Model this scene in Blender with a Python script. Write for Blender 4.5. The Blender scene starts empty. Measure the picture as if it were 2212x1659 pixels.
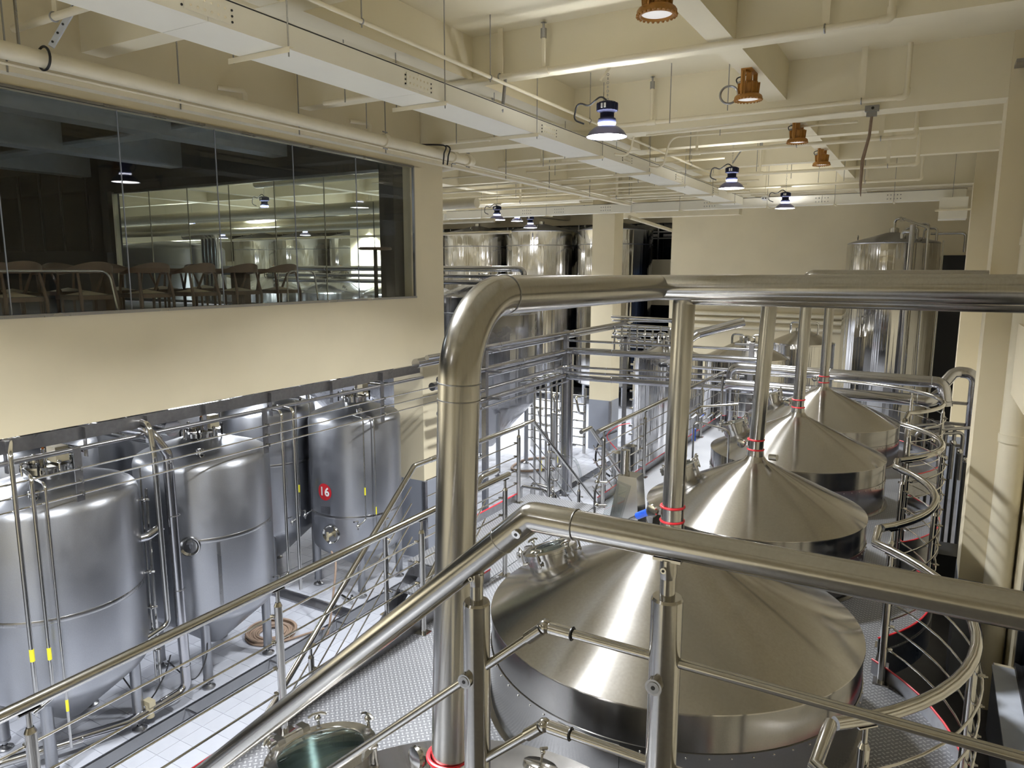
import bpy, bmesh, math, random
from mathutils import Vector, Matrix, Quaternion, geometry
random.seed(7)
PI = math.pi
SC = bpy.context.scene
COL = SC.collection
FLOOR = -5.5          # everything is laid out with the camera's eye at the origin (X right along the hall's
                      # cross direction, Y down the hall, Z up); the whole place is lifted by 5.5 m at the end

# ------------------------------------------------------------------ camera, world, exposure
cam_d = bpy.data.cameras.new('camera'); cam = bpy.data.objects.new('camera', cam_d); COL.objects.link(cam)
cam_d.sensor_width = 36.0; cam_d.lens = 36.0*1567.0/2212.0; cam_d.clip_start = .05; cam_d.clip_end = 200
cx_ = Vector((.8662, .4996, .0030)); cd_ = Vector((.0807, -.1334, -.9878)); cf_ = Vector((-.4931, .8559, -.1558))
m3 = Matrix((cx_, -cd_, -cf_)).transposed()
cam.matrix_world = m3.to_4x4()
SC.camera = cam
W = bpy.data.worlds.new('night'); SC.world = W; W.use_nodes = True
W.node_tree.nodes['Background'].inputs[0].default_value = (.05, .07, .12, 1)
W.node_tree.nodes['Background'].inputs[1].default_value = .25
SC.view_settings.view_transform = 'Standard'; SC.view_settings.look = 'None'
SC.view_settings.gamma = 1.0; SC.view_settings.use_curve_mapping = False
SC.view_settings.exposure = 0.72
LAMP_W = 260.0        # watts of one high bay lamp

# ------------------------------------------------------------------ materials
def new_mat(name):
    m = bpy.data.materials.new(name); m.use_nodes = True
    return m, m.node_tree, m.node_tree.nodes['Principled BSDF']
def lk(t, a, b): t.links.new(a, b)
def nd(t, typ, **kw):
    n = t.nodes.new(typ)
    for k, v in kw.items(): setattr(n, k, v)
    return n
def math_(t, op, a, b=None):
    n = nd(t, 'ShaderNodeMath', operation=op)
    for i, q in enumerate((a, b)):
        if q is None: continue
        if isinstance(q, (int, float)): n.inputs[i].default_value = q
        else: lk(t, q, n.inputs[i])
    return n.outputs[0]
def plain(name, col, rough=.5, metal=0.0, var=.06, scale=6.0, bump=0.0, bscale=60.0, spec=.5, coat=0.0):
    m, t, p = new_mat(name)
    p.inputs['Roughness'].default_value = rough; p.inputs['Metallic'].default_value = metal
    p.inputs['Specular IOR Level'].default_value = spec; p.inputs['Coat Weight'].default_value = coat
    tc = nd(t, 'ShaderNodeTexCoord'); nz = nd(t, 'ShaderNodeTexNoise')
    nz.inputs['Scale'].default_value = scale; nz.inputs['Detail'].default_value = 4
    lk(t, tc.outputs['Object'], nz.inputs['Vector'])
    cr = nd(t, 'ShaderNodeValToRGB')
    a = [max(0, c*(1-var)) for c in col]; b = [min(1, c*(1+var)) for c in col]
    cr.color_ramp.elements[0].position = .3; cr.color_ramp.elements[1].position = .7
    cr.color_ramp.elements[0].color = (*a, 1); cr.color_ramp.elements[1].color = (*b, 1)
    lk(t, nz.outputs['Fac'], cr.inputs['Fac']); lk(t, cr.outputs['Color'], p.inputs['Base Color'])
    if bump:
        n2 = nd(t, 'ShaderNodeTexNoise'); n2.inputs['Scale'].default_value = bscale; n2.inputs['Detail'].default_value = 3
        lk(t, tc.outputs['Object'], n2.inputs['Vector'])
        bp = nd(t, 'ShaderNodeBump'); bp.inputs['Strength'].default_value = bump; bp.inputs['Distance'].default_value = .01
        lk(t, n2.outputs['Fac'], bp.inputs['Height']); lk(t, bp.outputs['Normal'], p.inputs['Normal'])
    return m
def steel(name, col, rough, aniso=0.0, rot=0.0, streak=0.0, sscale=4.0, smear=.05, rvar=.06, grain=(1, 1, 1), gs=120.0):
    """brushed stainless: colour and gloss vary a little, radial brushing for turned sheets, faint rolled-sheet waves round an axis"""
    m, t, p = new_mat(name)
    p.inputs['Metallic'].default_value = 1.0
    tc = nd(t, 'ShaderNodeTexCoord')
    nz = nd(t, 'ShaderNodeTexNoise'); nz.inputs['Scale'].default_value = 2.2; nz.inputs['Detail'].default_value = 5
    lk(t, tc.outputs['Object'], nz.inputs['Vector'])
    mr = nd(t, 'ShaderNodeMapRange'); mr.inputs[3].default_value = max(.03, rough-rvar); mr.inputs[4].default_value = rough+rvar
    mr.inputs[1].default_value = .3; mr.inputs[2].default_value = .7
    lk(t, nz.outputs['Fac'], mr.inputs[0]); lk(t, mr.outputs[0], p.inputs['Roughness'])
    g = nd(t, 'ShaderNodeMapping'); g.inputs['Scale'].default_value = grain
    lk(t, tc.outputs['Object'], g.inputs['Vector'])
    n2 = nd(t, 'ShaderNodeTexNoise'); n2.inputs['Scale'].default_value = gs; n2.inputs['Detail'].default_value = 2
    lk(t, g.outputs[0], n2.inputs['Vector'])
    cr = nd(t, 'ShaderNodeValToRGB')
    cr.color_ramp.elements[0].color = (*[c*(1-smear) for c in col], 1); cr.color_ramp.elements[1].color = (*[min(1, c*(1+smear)) for c in col], 1)
    cr.color_ramp.elements[0].position = .3; cr.color_ramp.elements[1].position = .7
    lk(t, n2.outputs['Fac'], cr.inputs['Fac']); lk(t, cr.outputs['Color'], p.inputs['Base Color'])
    if aniso:
        p.inputs['Anisotropic'].default_value = aniso; p.inputs['Anisotropic Rotation'].default_value = rot
        tg = nd(t, 'ShaderNodeTangent', direction_type='RADIAL', axis='Z'); lk(t, tg.outputs[0], p.inputs['Tangent'])
    if streak:
        sx = nd(t, 'ShaderNodeSeparateXYZ'); lk(t, tc.outputs['Object'], sx.inputs[0])
        an = math_(t, 'ARCTAN2', sx.outputs['Y'], sx.outputs['X'])
        zz = math_(t, 'MULTIPLY', sx.outputs['Z'], .012)
        cb = nd(t, 'ShaderNodeCombineXYZ'); lk(t, an, cb.inputs[0]); lk(t, zz, cb.inputs[1])
        n3 = nd(t, 'ShaderNodeTexNoise'); n3.inputs['Scale'].default_value = sscale; n3.inputs['Detail'].default_value = 2
        lk(t, cb.outputs[0], n3.inputs['Vector'])
        bp = nd(t, 'ShaderNodeBump'); bp.inputs['Strength'].default_value = streak; bp.inputs['Distance'].default_value = .05
        lk(t, n3.outputs['Fac'], bp.inputs['Height']); lk(t, bp.outputs['Normal'], p.inputs['Normal'])
    return m
def emit(name, col, strength):
    m, t, p = new_mat(name)
    p.inputs['Base Color'].default_value = (.8, .8, .8, 1)
    p.inputs['Emission Color'].default_value = (*col, 1); p.inputs['Emission Strength'].default_value = strength
    return m
def glass(name, tint=(1, 1, 1), refl=1.0, ior=1.45):
    m, t, p = new_mat(name); t.nodes.remove(p)
    out = t.nodes['Material Output']
    tr = nd(t, 'ShaderNodeBsdfTransparent'); tr.inputs[0].default_value = (*tint, 1)
    gl = nd(t, 'ShaderNodeBsdfGlossy'); gl.inputs['Roughness'].default_value = .01
    fr = nd(t, 'ShaderNodeFresnel'); ge = nd(t, 'ShaderNodeNewGeometry')
    io = math_(t, 'ADD', math_(t, 'MULTIPLY', ge.outputs['Backfacing'], 1/ior-ior), ior); lk(t, io, fr.inputs['IOR'])   # same reflectance on both faces of a thin pane
    f2 = math_(t, 'MULTIPLY', fr.outputs[0], refl)
    mx = nd(t, 'ShaderNodeMixShader'); lk(t, f2, mx.inputs[0]); lk(t, tr.outputs[0], mx.inputs[1]); lk(t, gl.outputs[0], mx.inputs[2])
    lk(t, mx.outputs[0], out.inputs['Surface'])
    return m
def checker_plate():
    """five-bar style tread plate: rows of short raised lozenges turned 90 degrees from one to the next"""
    m, t, p = new_mat('tread_plate'); p.inputs['Metallic'].default_value = .75
    p.inputs['Roughness'].default_value = .48
    tc = nd(t, 'ShaderNodeTexCoord'); mp = nd(t, 'ShaderNodeMapping'); mp.inputs['Scale'].default_value = (31, 31, 31)
    mp.inputs['Rotation'].default_value = (0, 0, PI/4)
    lk(t, tc.outputs['Object'], mp.inputs['Vector'])
    sx = nd(t, 'ShaderNodeSeparateXYZ'); lk(t, mp.outputs[0], sx.inputs[0])
    fx = math_(t, 'FRACT', sx.outputs['X']); fy = math_(t, 'FRACT', sx.outputs['Y'])
    ax = math_(t, 'ABSOLUTE', math_(t, 'SUBTRACT', fx, .5)); ay = math_(t, 'ABSOLUTE', math_(t, 'SUBTRACT', fy, .5))
    par = math_(t, 'MODULO', math_(t, 'ABSOLUTE', math_(t, 'ADD', math_(t, 'FLOOR', sx.outputs['X']), math_(t, 'FLOOR', sx.outputs['Y']))), 2.0)
    h = math_(t, 'LESS_THAN', math_(t, 'ADD', math_(t, 'POWER', math_(t, 'MULTIPLY', ax, 2.4), 2.0), math_(t, 'POWER', math_(t, 'MULTIPLY', ay, 6.5), 2.0)), 1.0)
    v = math_(t, 'LESS_THAN', math_(t, 'ADD', math_(t, 'POWER', math_(t, 'MULTIPLY', ay, 2.4), 2.0), math_(t, 'POWER', math_(t, 'MULTIPLY', ax, 6.5), 2.0)), 1.0)
    pick = math_(t, 'ADD', math_(t, 'MULTIPLY', h, par), math_(t, 'MULTIPLY', v, math_(t, 'SUBTRACT', 1.0, par)))
    bp = nd(t, 'ShaderNodeBump'); bp.inputs['Strength'].default_value = .8; bp.inputs['Distance'].default_value = .004
    lk(t, pick, bp.inputs['Height']); lk(t, bp.outputs['Normal'], p.inputs['Normal'])
    nz = nd(t, 'ShaderNodeTexNoise'); nz.inputs['Scale'].default_value = 1.4; nz.inputs['Detail'].default_value = 6
    lk(t, tc.outputs['Object'], nz.inputs['Vector'])
    cr = nd(t, 'ShaderNodeValToRGB'); cr.color_ramp.elements[0].color = (.17, .175, .19, 1); cr.color_ramp.elements[1].color = (.23, .235, .25, 1)
    cr.color_ramp.elements[0].position = .3; cr.color_ramp.elements[1].position = .7
    lk(t, nz.outputs['Fac'], cr.inputs['Fac'])
    mix = nd(t, 'ShaderNodeMix', data_type='RGBA'); lk(t, pick, mix.inputs[0]); lk(t, cr.outputs[0], mix.inputs[6]); mix.inputs[7].default_value = (.42, .425, .44, 1)
    lk(t, mix.outputs[2], p.inputs['Base Color'])
    return m
M = {}
M['cone'] = steel('brushed_cone', (.50, .485, .465), .19, .95, .25, smear=.05, gs=60, rvar=.015)
M['body'] = steel('kettle_sheet', (.30, .295, .29), .17, .4, .25, streak=.12, sscale=2.0)
M['tank'] = steel('matt_tank_sheet', (.38, .39, .415), .38, .5, .25, streak=.16, sscale=2.2, smear=.04)
M['dtank'] = steel('grey_tank_sheet', (.33, .33, .34), .24, 0, 0, streak=.35, sscale=8)
M['tall'] = steel('mirror_tank_sheet', (.50, .49, .475), .10, .0, 0, streak=.55, sscale=9)
M['pipe'] = steel('pipe_steel', (.44, .43, .41), .20, 0, 0, smear=.05, grain=(1, 1, .05), gs=90)
M['rail'] = steel('rail_steel', (.50, .49, .47), .13, 0, 0, smear=.03, rvar=.04)
M['nearrail'] = steel('near_rail_steel', (.45, .44, .42), .18, 0, 0, smear=.04, rvar=.05)
M['clad'] = steel('pipe_cladding', (.46, .46, .48), .16, 0, 0, smear=.05)
M['plate'] = steel('plain_plate', (.33, .33, .345), .32, 0, 0, smear=.08, gs=20)
M['fit'] = steel('valve_steel', (.50, .495, .48), .16, 0, 0)
M['band'] = steel('weld_band', (.36, .36, .365), .30, 0, 0)
M['tread'] = checker_plate()
M['cream'] = plain('cream_wall_paint', (.73, .65, .465), .62, 0, .03, 1.2, .03, 40)
M['ceil'] = plain('cream_ceiling_paint', (.78, .715, .54), .65, 0, .04, .9, .05, 25)
M['cpipe'] = plain('cream_pipe_paint', (.76, .695, .53), .4, 0, .05, 3)
M['duct'] = plain('cream_duct_paint', (.80, .775, .68), .38, 0, .02, 2)
M['greypaint'] = plain('grey_dado_paint', (.28, .30, .35), .4, 0, .05, 2)
M['tile'] = plain('white_floor_tile', (.42, .435, .485), .26, 0, .07, 2.5)
M['grout'] = plain('dark_grout', (.24, .25, .28), .7)
M['concrete'] = plain('dark_concrete', (.10, .10, .11), .55, 0, .2, 2)
M['dark'] = plain('dark_paint', (.02, .021, .024), .5)
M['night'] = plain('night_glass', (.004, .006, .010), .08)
M['room'] = plain('dim_room_paint', (.40, .44, .48), .7)
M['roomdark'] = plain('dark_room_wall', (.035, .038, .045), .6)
M['navy'] = plain('navy_lamp_enamel', (.010, .012, .03), .6, spec=.15)
M['navyref'] = plain('navy_reflector', (.10, .10, .20), .32, .3)
M['amber'] = plain('amber_lamp_enamel', (.36, .165, .028), .45, 0, .1, 12)
M['red'] = plain('red_rubber', (.55, .02, .03), .42)
M['black'] = plain('black_plastic', (.012, .012, .014), .4)
M['wood'] = plain('dark_oak', (.11, .066, .042), .38, 0, .2, 9)
M['leather'] = plain('beige_seat_leather', (.62, .52, .34), .45)
M['hose'] = plain('tan_rubber_hose', (.26, .185, .135), .5, 0, .1, 20)
M['blue'] = plain('blue_tape', (.02, .10, .62), .45, 0, .15, 30, .4, 50)
M['yellow'] = plain('yellow_tape', (.75, .68, .03), .5)
M['white'] = plain('white_plastic', (.80, .80, .80), .4)
M['beige'] = plain('beige_motor_box', (.42, .37, .25), .45)
M['orange'] = plain('orange_float', (.55, .16, .02), .4)
M['paintwhite'] = plain('white_frame_paint', (.62, .66, .74), .4)
M['glass'] = glass('window_glass', (.93, .95, .95), 1.0, 1.42)
M['endglass'] = glass('end_window_glass', (.88, .92, .90), .8, 1.4)
M['lid'] = glass('manway_glass', (.74, .83, .83), 1.4, 1.5)
M['clear'] = glass('clear_hose_plastic', (.9, .92, .92), 2.0, 1.5)
M['lens'] = emit('lamp_lens', (1.0, .98, 1.0), 14)
M['lensrefl'] = emit('amber_lens_painted_reflection', (1.0, .97, .92), .22)  # lens is unlit; weak emission stands in for reflected light
M['gap'] = emit('lamp_heatsink_glow', (1.0, .98, 1.0), 5)

# ------------------------------------------------------------------ mesh builder
class MB:
    def __init__(s): s.v = []; s.f = []; s.M = None
    def add(s, vs, fs):
        o = len(s.v)
        if s.M is not None: vs = [s.M @ Vector(p) for p in vs]
        s.v.extend([tuple(p) for p in vs]); s.f.extend([tuple(i+o for i in q) for q in fs]); return s
    def box(s, x0, x1, y0, y1, z0, z1):
        return s.add([(x0,y0,z0),(x1,y0,z0),(x1,y1,z0),(x0,y1,z0),(x0,y0,z1),(x1,y0,z1),(x1,y1,z1),(x0,y1,z1)],
                     [(0,3,2,1),(4,5,6,7),(0,1,5,4),(1,2,6,5),(2,3,7,6),(3,0,4,7)])
    def bar(s, a, b, w, h, up=(0,0,1)):
        a = Vector(a); b = Vector(b); d = (b-a).normalized(); u = Vector(up)
        sd = d.cross(u)
        if sd.length < 1e-4: sd = d.cross(Vector((1,0,0)))
        sd.normalize(); u = sd.cross(d); sd = sd*w/2; u = u*h/2
        vs = [a-sd-u, a+sd-u, a+sd+u, a-sd+u, b-sd-u, b+sd-u, b+sd+u, b-sd+u]
        return s.add(vs, [(0,3,2,1),(4,5,6,7),(0,1,5,4),(1,2,6,5),(2,3,7,6),(3,0,4,7)])
    def tube(s, pts, r, n=10, closed=False, caps=True):
        P = [Vector(p) for p in pts]; k = len(P); rr = r if isinstance(r, (list, tuple)) else [r]*k
        T = []
        for i in range(k):
            if closed: d = P[(i+1) % k]-P[i-1]
            elif i == 0: d = P[1]-P[0]
            elif i == k-1: d = P[-1]-P[-2]
            else: d = (P[i+1]-P[i]).normalized()+(P[i]-P[i-1]).normalized()
            T.append(d.normalized())
        u = T[0].orthogonal().normalized(); vs = []
        for i in range(k):
            if i:
                q = T[i-1].rotation_difference(T[i]); u = q @ u
            u = (u-T[i]*u.dot(T[i])).normalized(); w = T[i].cross(u)
            sc = 1.0
            if 0 < i < k-1 and not closed:
                c = (P[i+1]-P[i]).normalized().dot(T[i]); sc = 1/max(.5, c) if k < 4 else 1.0
            for j in range(n):
                a = 2*PI*j/n; vs.append(P[i]+(u*math.cos(a)+w*math.sin(a))*rr[i]*sc)
        fs = []
        for i in range(k if closed else k-1):
            i2 = (i+1) % k
            for j in range(n):
                j2 = (j+1) % n; fs.append((i*n+j, i*n+j2, i2*n+j2, i2*n+j))
        if caps and not closed:
            fs.append(tuple(range(n-1, -1, -1))); fs.append(tuple((k-1)*n+j for j in range(n)))
        return s.add(vs, fs)
    def cyl(s, a, b, r, n=12): return s.tube([a, b], r, n)
    def lathe(s, prof, c=(0,0,0), n=48, a0=0.0, a1=2*PI):
        full = abs(a1-a0-2*PI) < 1e-6; m = n if full else n+1; vs = []
        for r, z in prof:
            for j in range(m):
                a = a0+(a1-a0)*j/n; vs.append((c[0]+r*math.cos(a), c[1]+r*math.sin(a), c[2]+z))
        fs = []
        for i in range(len(prof)-1):
            for j in range(n):
                j2 = (j+1) % m
                if prof[i][0] < 1e-6 and prof[i+1][0] < 1e-6: continue
                if prof[i][0] < 1e-6: fs.append((i*m, (i+1)*m+j2, (i+1)*m+j))
                elif prof[i+1][0] < 1e-6: fs.append((i*m+j, i*m+j2, (i+1)*m))
                else: fs.append((i*m+j, i*m+j2, (i+1)*m+j2, (i+1)*m+j))
        return s.add(vs, fs)
    def ring(s, c, R, r, n=40, m=8, a0=0, a1=2*PI, axis=None):
        pts = []
        full = abs(a1-a0-2*PI) < 1e-6; k = n if full else n+1
        q = Vector((0,0,1)).rotation_difference(Vector(axis)) if axis else Quaternion()
        for i in range(k):
            a = a0+(a1-a0)*i/n; pts.append(Vector(c)+q @ Vector((R*math.cos(a), R*math.sin(a), 0)))
        return s.tube(pts, r, m, closed=full)
    def ball(s, c, r, n=12):
        return s.lathe([(r*math.sin(PI*i/6), -r*math.cos(PI*i/6)) for i in range(7)], c, n)
    def prism(s, poly, z0, z1, holes=()):
        loops = [poly]+list(holes); flat = [p for L in loops for p in L]
        tris = geometry.tessellate_polygon([[Vector((p[0], p[1], 0)) for p in L] for L in loops])
        k = len(flat); vs = [(p[0], p[1], z1) for p in flat]+[(p[0], p[1], z0) for p in flat]
        fs = [tuple(t) for t in tris]+[tuple(i+k for i in reversed(t)) for t in tris]
        o = 0
        for L in loops:
            n = len(L)
            for i in range(n):
                a = o+i; b = o+(i+1) % n; fs.append((a, b, b+k, a+k))
            o += n
        return s.add(vs, fs)
    def strip(s, pts, z0, z1, th, closed=False):
        """upright sheet following a plan polyline"""
        P = [Vector((p[0], p[1], 0)) for p in pts]; k = len(P); vs = []
        for i in range(k):
            d = (P[min(k-1, i+1)]-P[max(0, i-1)]).normalized(); nn = Vector((d.y, -d.x, 0))*th/2
            for q in (P[i]-nn, P[i]+nn): vs += [(q.x, q.y, z0), (q.x, q.y, z1)]
        fs = []
        for i in range(k-1):
            a = i*4; b = a+4
            fs += [(a, b, b+1, a+1), (a+2, a+3, b+3, b+2), (a+1, b+1, b+3, a+3), (a, a+2, b+2, b)]
        fs += [(0, 1, 3, 2), ((k-1)*4, (k-1)*4+2, (k-1)*4+3, (k-1)*4+1)]
        return s.add(vs, fs)
def fillet(pts, rad, seg=6):
    P = [Vector(p) for p in pts]; out = [P[0]]
    for i in range(1, len(P)-1):
        a = P[i-1]-P[i]; b = P[i+1]-P[i]; la, lb = a.length, b.length; a.normalize(); b.normalize()
        ang = a.angle(b)
        if ang > PI-.02: out.append(P[i]); continue
        r = rad if not isinstance(rad, (list, tuple)) else rad[i-1]
        d = min(r/math.tan(ang/2), la*.48, lb*.48); r2 = d*math.tan(ang/2)
        ctr = P[i]+(a+b).normalized()*(r2/math.sin(ang/2)); s0 = P[i]+a*d-ctr; s1 = P[i]+b*d-ctr
        tot = s0.angle(s1); ax = s0.cross(s1).normalized()
        for j in range(seg+1): out.append(ctr+Quaternion(ax, tot*j/seg) @ s0)
    out.append(P[-1]); return out
def arc(cx, cy, R, a0, a1, n):
    return [(cx+R*math.cos(a0+(a1-a0)*i/n), cy+R*math.sin(a0+(a1-a0)*i/n)) for i in range(n+1)]
def root_loc(o):
    p = Vector((0,0,0))
    while o is not None: p += o.location; o = o.parent
    return p
def build(name, mb, mat, parent=None, label=None, smooth=True, kind=None, angle=38, origin=None):
    me = bpy.data.meshes.new(name); o = bpy.data.objects.new(name, me); COL.objects.link(o)
    base = Vector((0,0,0))
    if parent is not None:
        o.parent = parent; base = root_loc(parent)
        if origin is not None: o.location = Vector(origin)-base; base = Vector(origin)
    else:
        if origin is not None: base = Vector(origin)
        else:
            xs = [p[0] for p in mb.v]; ys = [p[1] for p in mb.v]; zs = [p[2] for p in mb.v]
            base = Vector(((min(xs)+max(xs))/2, (min(ys)+max(ys))/2, min(zs)))
        o.location = base
    me.from_pydata([(p[0]-base.x, p[1]-base.y, p[2]-base.z) for p in mb.v], [], mb.f)
    bm = bmesh.new(); bm.from_mesh(me); bmesh.ops.recalc_face_normals(bm, faces=bm.faces); bm.to_mesh(me); bm.free()
    if smooth:
        me.shade_smooth(); me.set_sharp_from_angle(angle=math.radians(angle))
    me.materials.append(M[mat] if isinstance(mat, str) else mat)
    if label: o['label'] = label
    if kind: o['kind'] = kind
    return o
def tag(o, label=None, cat=None, group=None, kind=None):
    if label: o['label'] = label
    if cat: o['category'] = cat
    if group: o['group'] = group
    if kind: o['kind'] = kind
    return o
def thing(name, label, cat, loc, group=None, kind=None):
    o = bpy.data.objects.new(name, None); COL.objects.link(o); o.location = loc; o.empty_display_size = .1
    return tag(o, label, cat, group, kind)
def single(name, mb, mat, label, cat, group=None, **kw):
    return tag(build(name, mb, mat, **kw), label, cat, group)
def struct(name, mb, mat, parent=None, **kw):
    o = build(name, mb, mat, parent, **kw)
    if parent is None: o['kind'] = 'structure'
    return o
def copy_tree(o, parent=None, loc=None, label=None, group=None, rotz=None):
    c = o.copy(); COL.objects.link(c)
    if parent is not None: c.parent = parent
    if loc is not None: c.location = loc
    if rotz is not None: c.rotation_euler = (0, 0, rotz)
    if label: c['label'] = label
    if group: c['group'] = group
    for ch in list(o.children): copy_tree(ch, c)
    return c
def area_light(name, loc, size, power, parent=None, col=(1, .97, .94), rot=(0,0,0), shape='DISK', sy=None, spread=PI):
    L = bpy.data.lights.new(name, 'AREA'); L.shape = shape; L.size = size; L.energy = power; L.color = col
    if sy: L.size_y = sy
    L.spread = spread
    o = bpy.data.objects.new(name, L); COL.objects.link(o); o.rotation_euler = rot
    if parent is not None: o.parent = parent; o.location = Vector(loc)-root_loc(parent)
    else: o.location = loc
    return o
# ------------------------------------------------------------------ the setting
CEIL = 2.75; YB = -7.0; XR = 1.15
# floor: two slabs either side of the drain trench, tiles laid on top one by one where the photo shows them
fl = MB()
fl.box(-38, -7.79, YB, 33, FLOOR-.3, FLOOR-.008); fl.box(-7.55, 1.6, YB, 33, FLOOR-.3, FLOOR-.008)
fl.box(-7.79, -7.55, YB, 33, FLOOR-.3, FLOOR-.2)
floor = struct('floor', fl, 'grout', smooth=False)
tw, tl = .262, .302
def tile_mb(x0, y0, w, l, g=.005, j=.004):
    b = MB(); b.box(x0, x0+w-g, y0, y0+l-g, FLOOR-.009, FLOOR); return b
near = []
rest = MB()
def lay(x0, x1, y0, y1):
    nx = int(round((x1-x0)/tw)); w = (x1-x0)/nx; y = y0; r = 0
    while y < y1-.05:
        for i in range(nx):
            near.append((x0+i*w, y, w, min(tl, y1-y)))
        y += tl
lay(-9.88, -7.80, 3.0, 9.62); lay(-7.54, -6.48, 3.0, 9.62)
near.sort(key=lambda q: (q[0]+1)**2+(q[1])**2)
proto = build('tile', tile_mb(0, 0, tw, tl), 'tile', floor, smooth=False, origin=(0, 0, FLOOR))
first = True
for (x, y, w, l) in near[:299]:
    o = proto if first else proto.copy()
    if not first: COL.objects.link(o)
    first = False
    o.parent = floor; o.location = Vector((x, y, FLOOR))-floor.location; o.scale = (w/tw, l/tl, 1)
for (x, y, w, l) in near[299:]: rest.box(x, x+w-.005, y, y+l-.005, FLOOR-.009, FLOOR)
def laybulk(x0, x1, y0, y1, tw=.3, tl=.3):
    nx = max(1, int(round((x1-x0)/tw))); w = (x1-x0)/nx; ny = max(1, int(round((y1-y0)/tl))); l = (y1-y0)/ny
    for i in range(nx):
        for k in range(ny): rest.box(x0+i*w, x0+(i+1)*w-.006, y0+k*l, y0+(k+1)*l-.006, FLOOR-.009, FLOOR)
laybulk(-6.47, -3.7, 3, 9.6); laybulk(-14, -7.8, 9.62, 25); laybulk(-7.54, -3.2, 9.62, 25)
laybulk(-14, -9.9, 1.2, 9.62, .6, .6); laybulk(-9.88, -7.8, 0.6, 3.0, .4, .4)
build('tile', rest, 'tile', floor, smooth=False, kind='stuff')
tr = MB()
for x in (-7.80, -7.555): tr.bar((x, YB, FLOOR-.005), (x, 25, FLOOR-.005), .022, .014); tr.bar((x, YB, FLOOR-.09), (x, 25, FLOOR-.09), .006, .17)
for y in [1.2+1.35*i for i in range(16)]: tr.box(-7.79, -7.56, y, y+.02, FLOOR-.03, FLOOR-.012)
struct('trim_1', tr, 'plate', smooth=False)
# right hand aisle: bare dark floor
rf = MB(); rf.box(-.2, 1.6, YB, 26, FLOOR-.008, FLOOR+.002)
build('floor_coating', rf, 'concrete', floor, smooth=False)

# ceiling and beams
struct('ceiling', MB().box(-38, 1.6, YB, 33, CEIL, CEIL+.3), 'ceil', smooth=False)
MAIN = [(1.0, 1.7), (10.64, 11.32), (20.3, 20.98)]
def beam(x0, x1, y0, y1, z, mat='ceil'): return struct('ceiling_beam', MB().box(x0, x1, y0, y1, z, CEIL+.01), mat, smooth=False)
for a, b in MAIN: beam(-37, XR, a+.02, b-.3, 2.02)
for a in (4.75, 7.77, 13.62, 16.72, 23.4, -2.2, -5.2): beam(-37, XR, a, a+.25, 2.25)
for x in (-2.16, -5.29): beam(x, x+.25, YB, 26, 2.256)
beam(-8.62, -8.06, YB, 26, 2.028)
for x in (-11.6, -14.9, -18.6, -21.9): beam(x, x+.3, 11, 31, 2.206)
# columns
def column(x0, x1, y0, y1, zt=CEIL):
    b = MB(); b.box(x0, x1, y0, y1, -3.94, zt); c = struct('column', b, 'cream', smooth=False)
    build('dado', MB().box(x0-.004, x1+.004, y0-.004, y1+.004, FLOOR, -3.94), 'greypaint', c, smooth=False)
    return c
column(-8.70, -8.02, 10.62, 11.32); column(-8.95, -8.27+.02, 20.3, 20.98)
column(.575, 1.4, 10.62, 11.36); column(.60, 1.4, 20.1, 20.8); column(-18.5, -17.6, 20.3, 21.0)
cp = MB()
for y in (10.628, 20.29):
    x = -8.015 if y < 12 else -8.245
    cp.bar((x, y, FLOOR), (x, y, -3.95), .07, .07, (0, 1, 0))
struct('trim_2', cp, 'plate', smooth=False)
# left mezzanine: wall band, wall over the glazing, floor slab, soffit
wl = MB()
wl.box(-8.22, -8.0, YB, 10.62, -1.70, -.50)
wl.box(-8.22, -8.0, YB, 10.62, 1.765, CEIL)
wl.box(-8.22, -8.0, 10.40, 10.62, -.5, 1.77)
struct('wall_left', wl, 'cream', smooth=False)
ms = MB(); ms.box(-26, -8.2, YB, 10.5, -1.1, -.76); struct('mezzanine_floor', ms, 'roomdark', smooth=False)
# glazing of the mezzanine, one pane per bay
wf = MB()
wf.bar((-7.99, YB, -.485), (-7.99, 10.42, -.485), .06, .035); wf.bar((-7.995, YB, 1.755), (-7.995, 10.42, 1.755), .04, .03)
wf.bar((-7.995, 10.405, -.5), (-7.995, 10.405, 1.77), .03, .04)
win = struct('window_1', wf, 'band', smooth=False)
ys = [YB, -1.3, 0, 1.28, 2.56, 3.84, 5.12, 6.40, 7.70, 9.01, 10.39]
for a, b in zip(ys, ys[1:]):
    build('pane', MB().box(-8.055, -8.045, a+.006, b-.006, -.47, 1.74), 'glass', win, smooth=False)
    if b < 10: build('pane_edge', MB().box(-8.058, -8.042, b-.004, b+.004, -.47, 1.74), 'greypaint', win, smooth=False)
# inside of the mezzanine room
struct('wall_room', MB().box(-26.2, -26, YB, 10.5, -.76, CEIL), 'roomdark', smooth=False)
rc = MB(); rc.box(-26, -8.25, YB, 10.3, 2.62, 2.74)
for x in (-11.2, -14.3, -17.6): rc.box(x, x+.4, YB, 10.3, 2.1, 2.62)
for y in (1.7, 4.75, 7.77): rc.box(-26, -8.25, y, y+.35, 2.2, 2.62)
struct('room_ceiling', rc, 'room', smooth=False)
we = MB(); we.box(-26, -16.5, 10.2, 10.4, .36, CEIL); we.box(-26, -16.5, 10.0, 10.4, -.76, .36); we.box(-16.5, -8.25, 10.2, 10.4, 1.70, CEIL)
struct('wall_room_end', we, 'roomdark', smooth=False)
wp = MB(); wp.box(-8.55, -8.23, 10.15, 10.5, -.76, 1.78); struct('trim_3', wp, 'dark', smooth=False)
wf = MB()
for z in (-.70, 1.70): wf.bar((-16.5, 10.2, z), (-8.5, 10.2, z), .05, .05)
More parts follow.
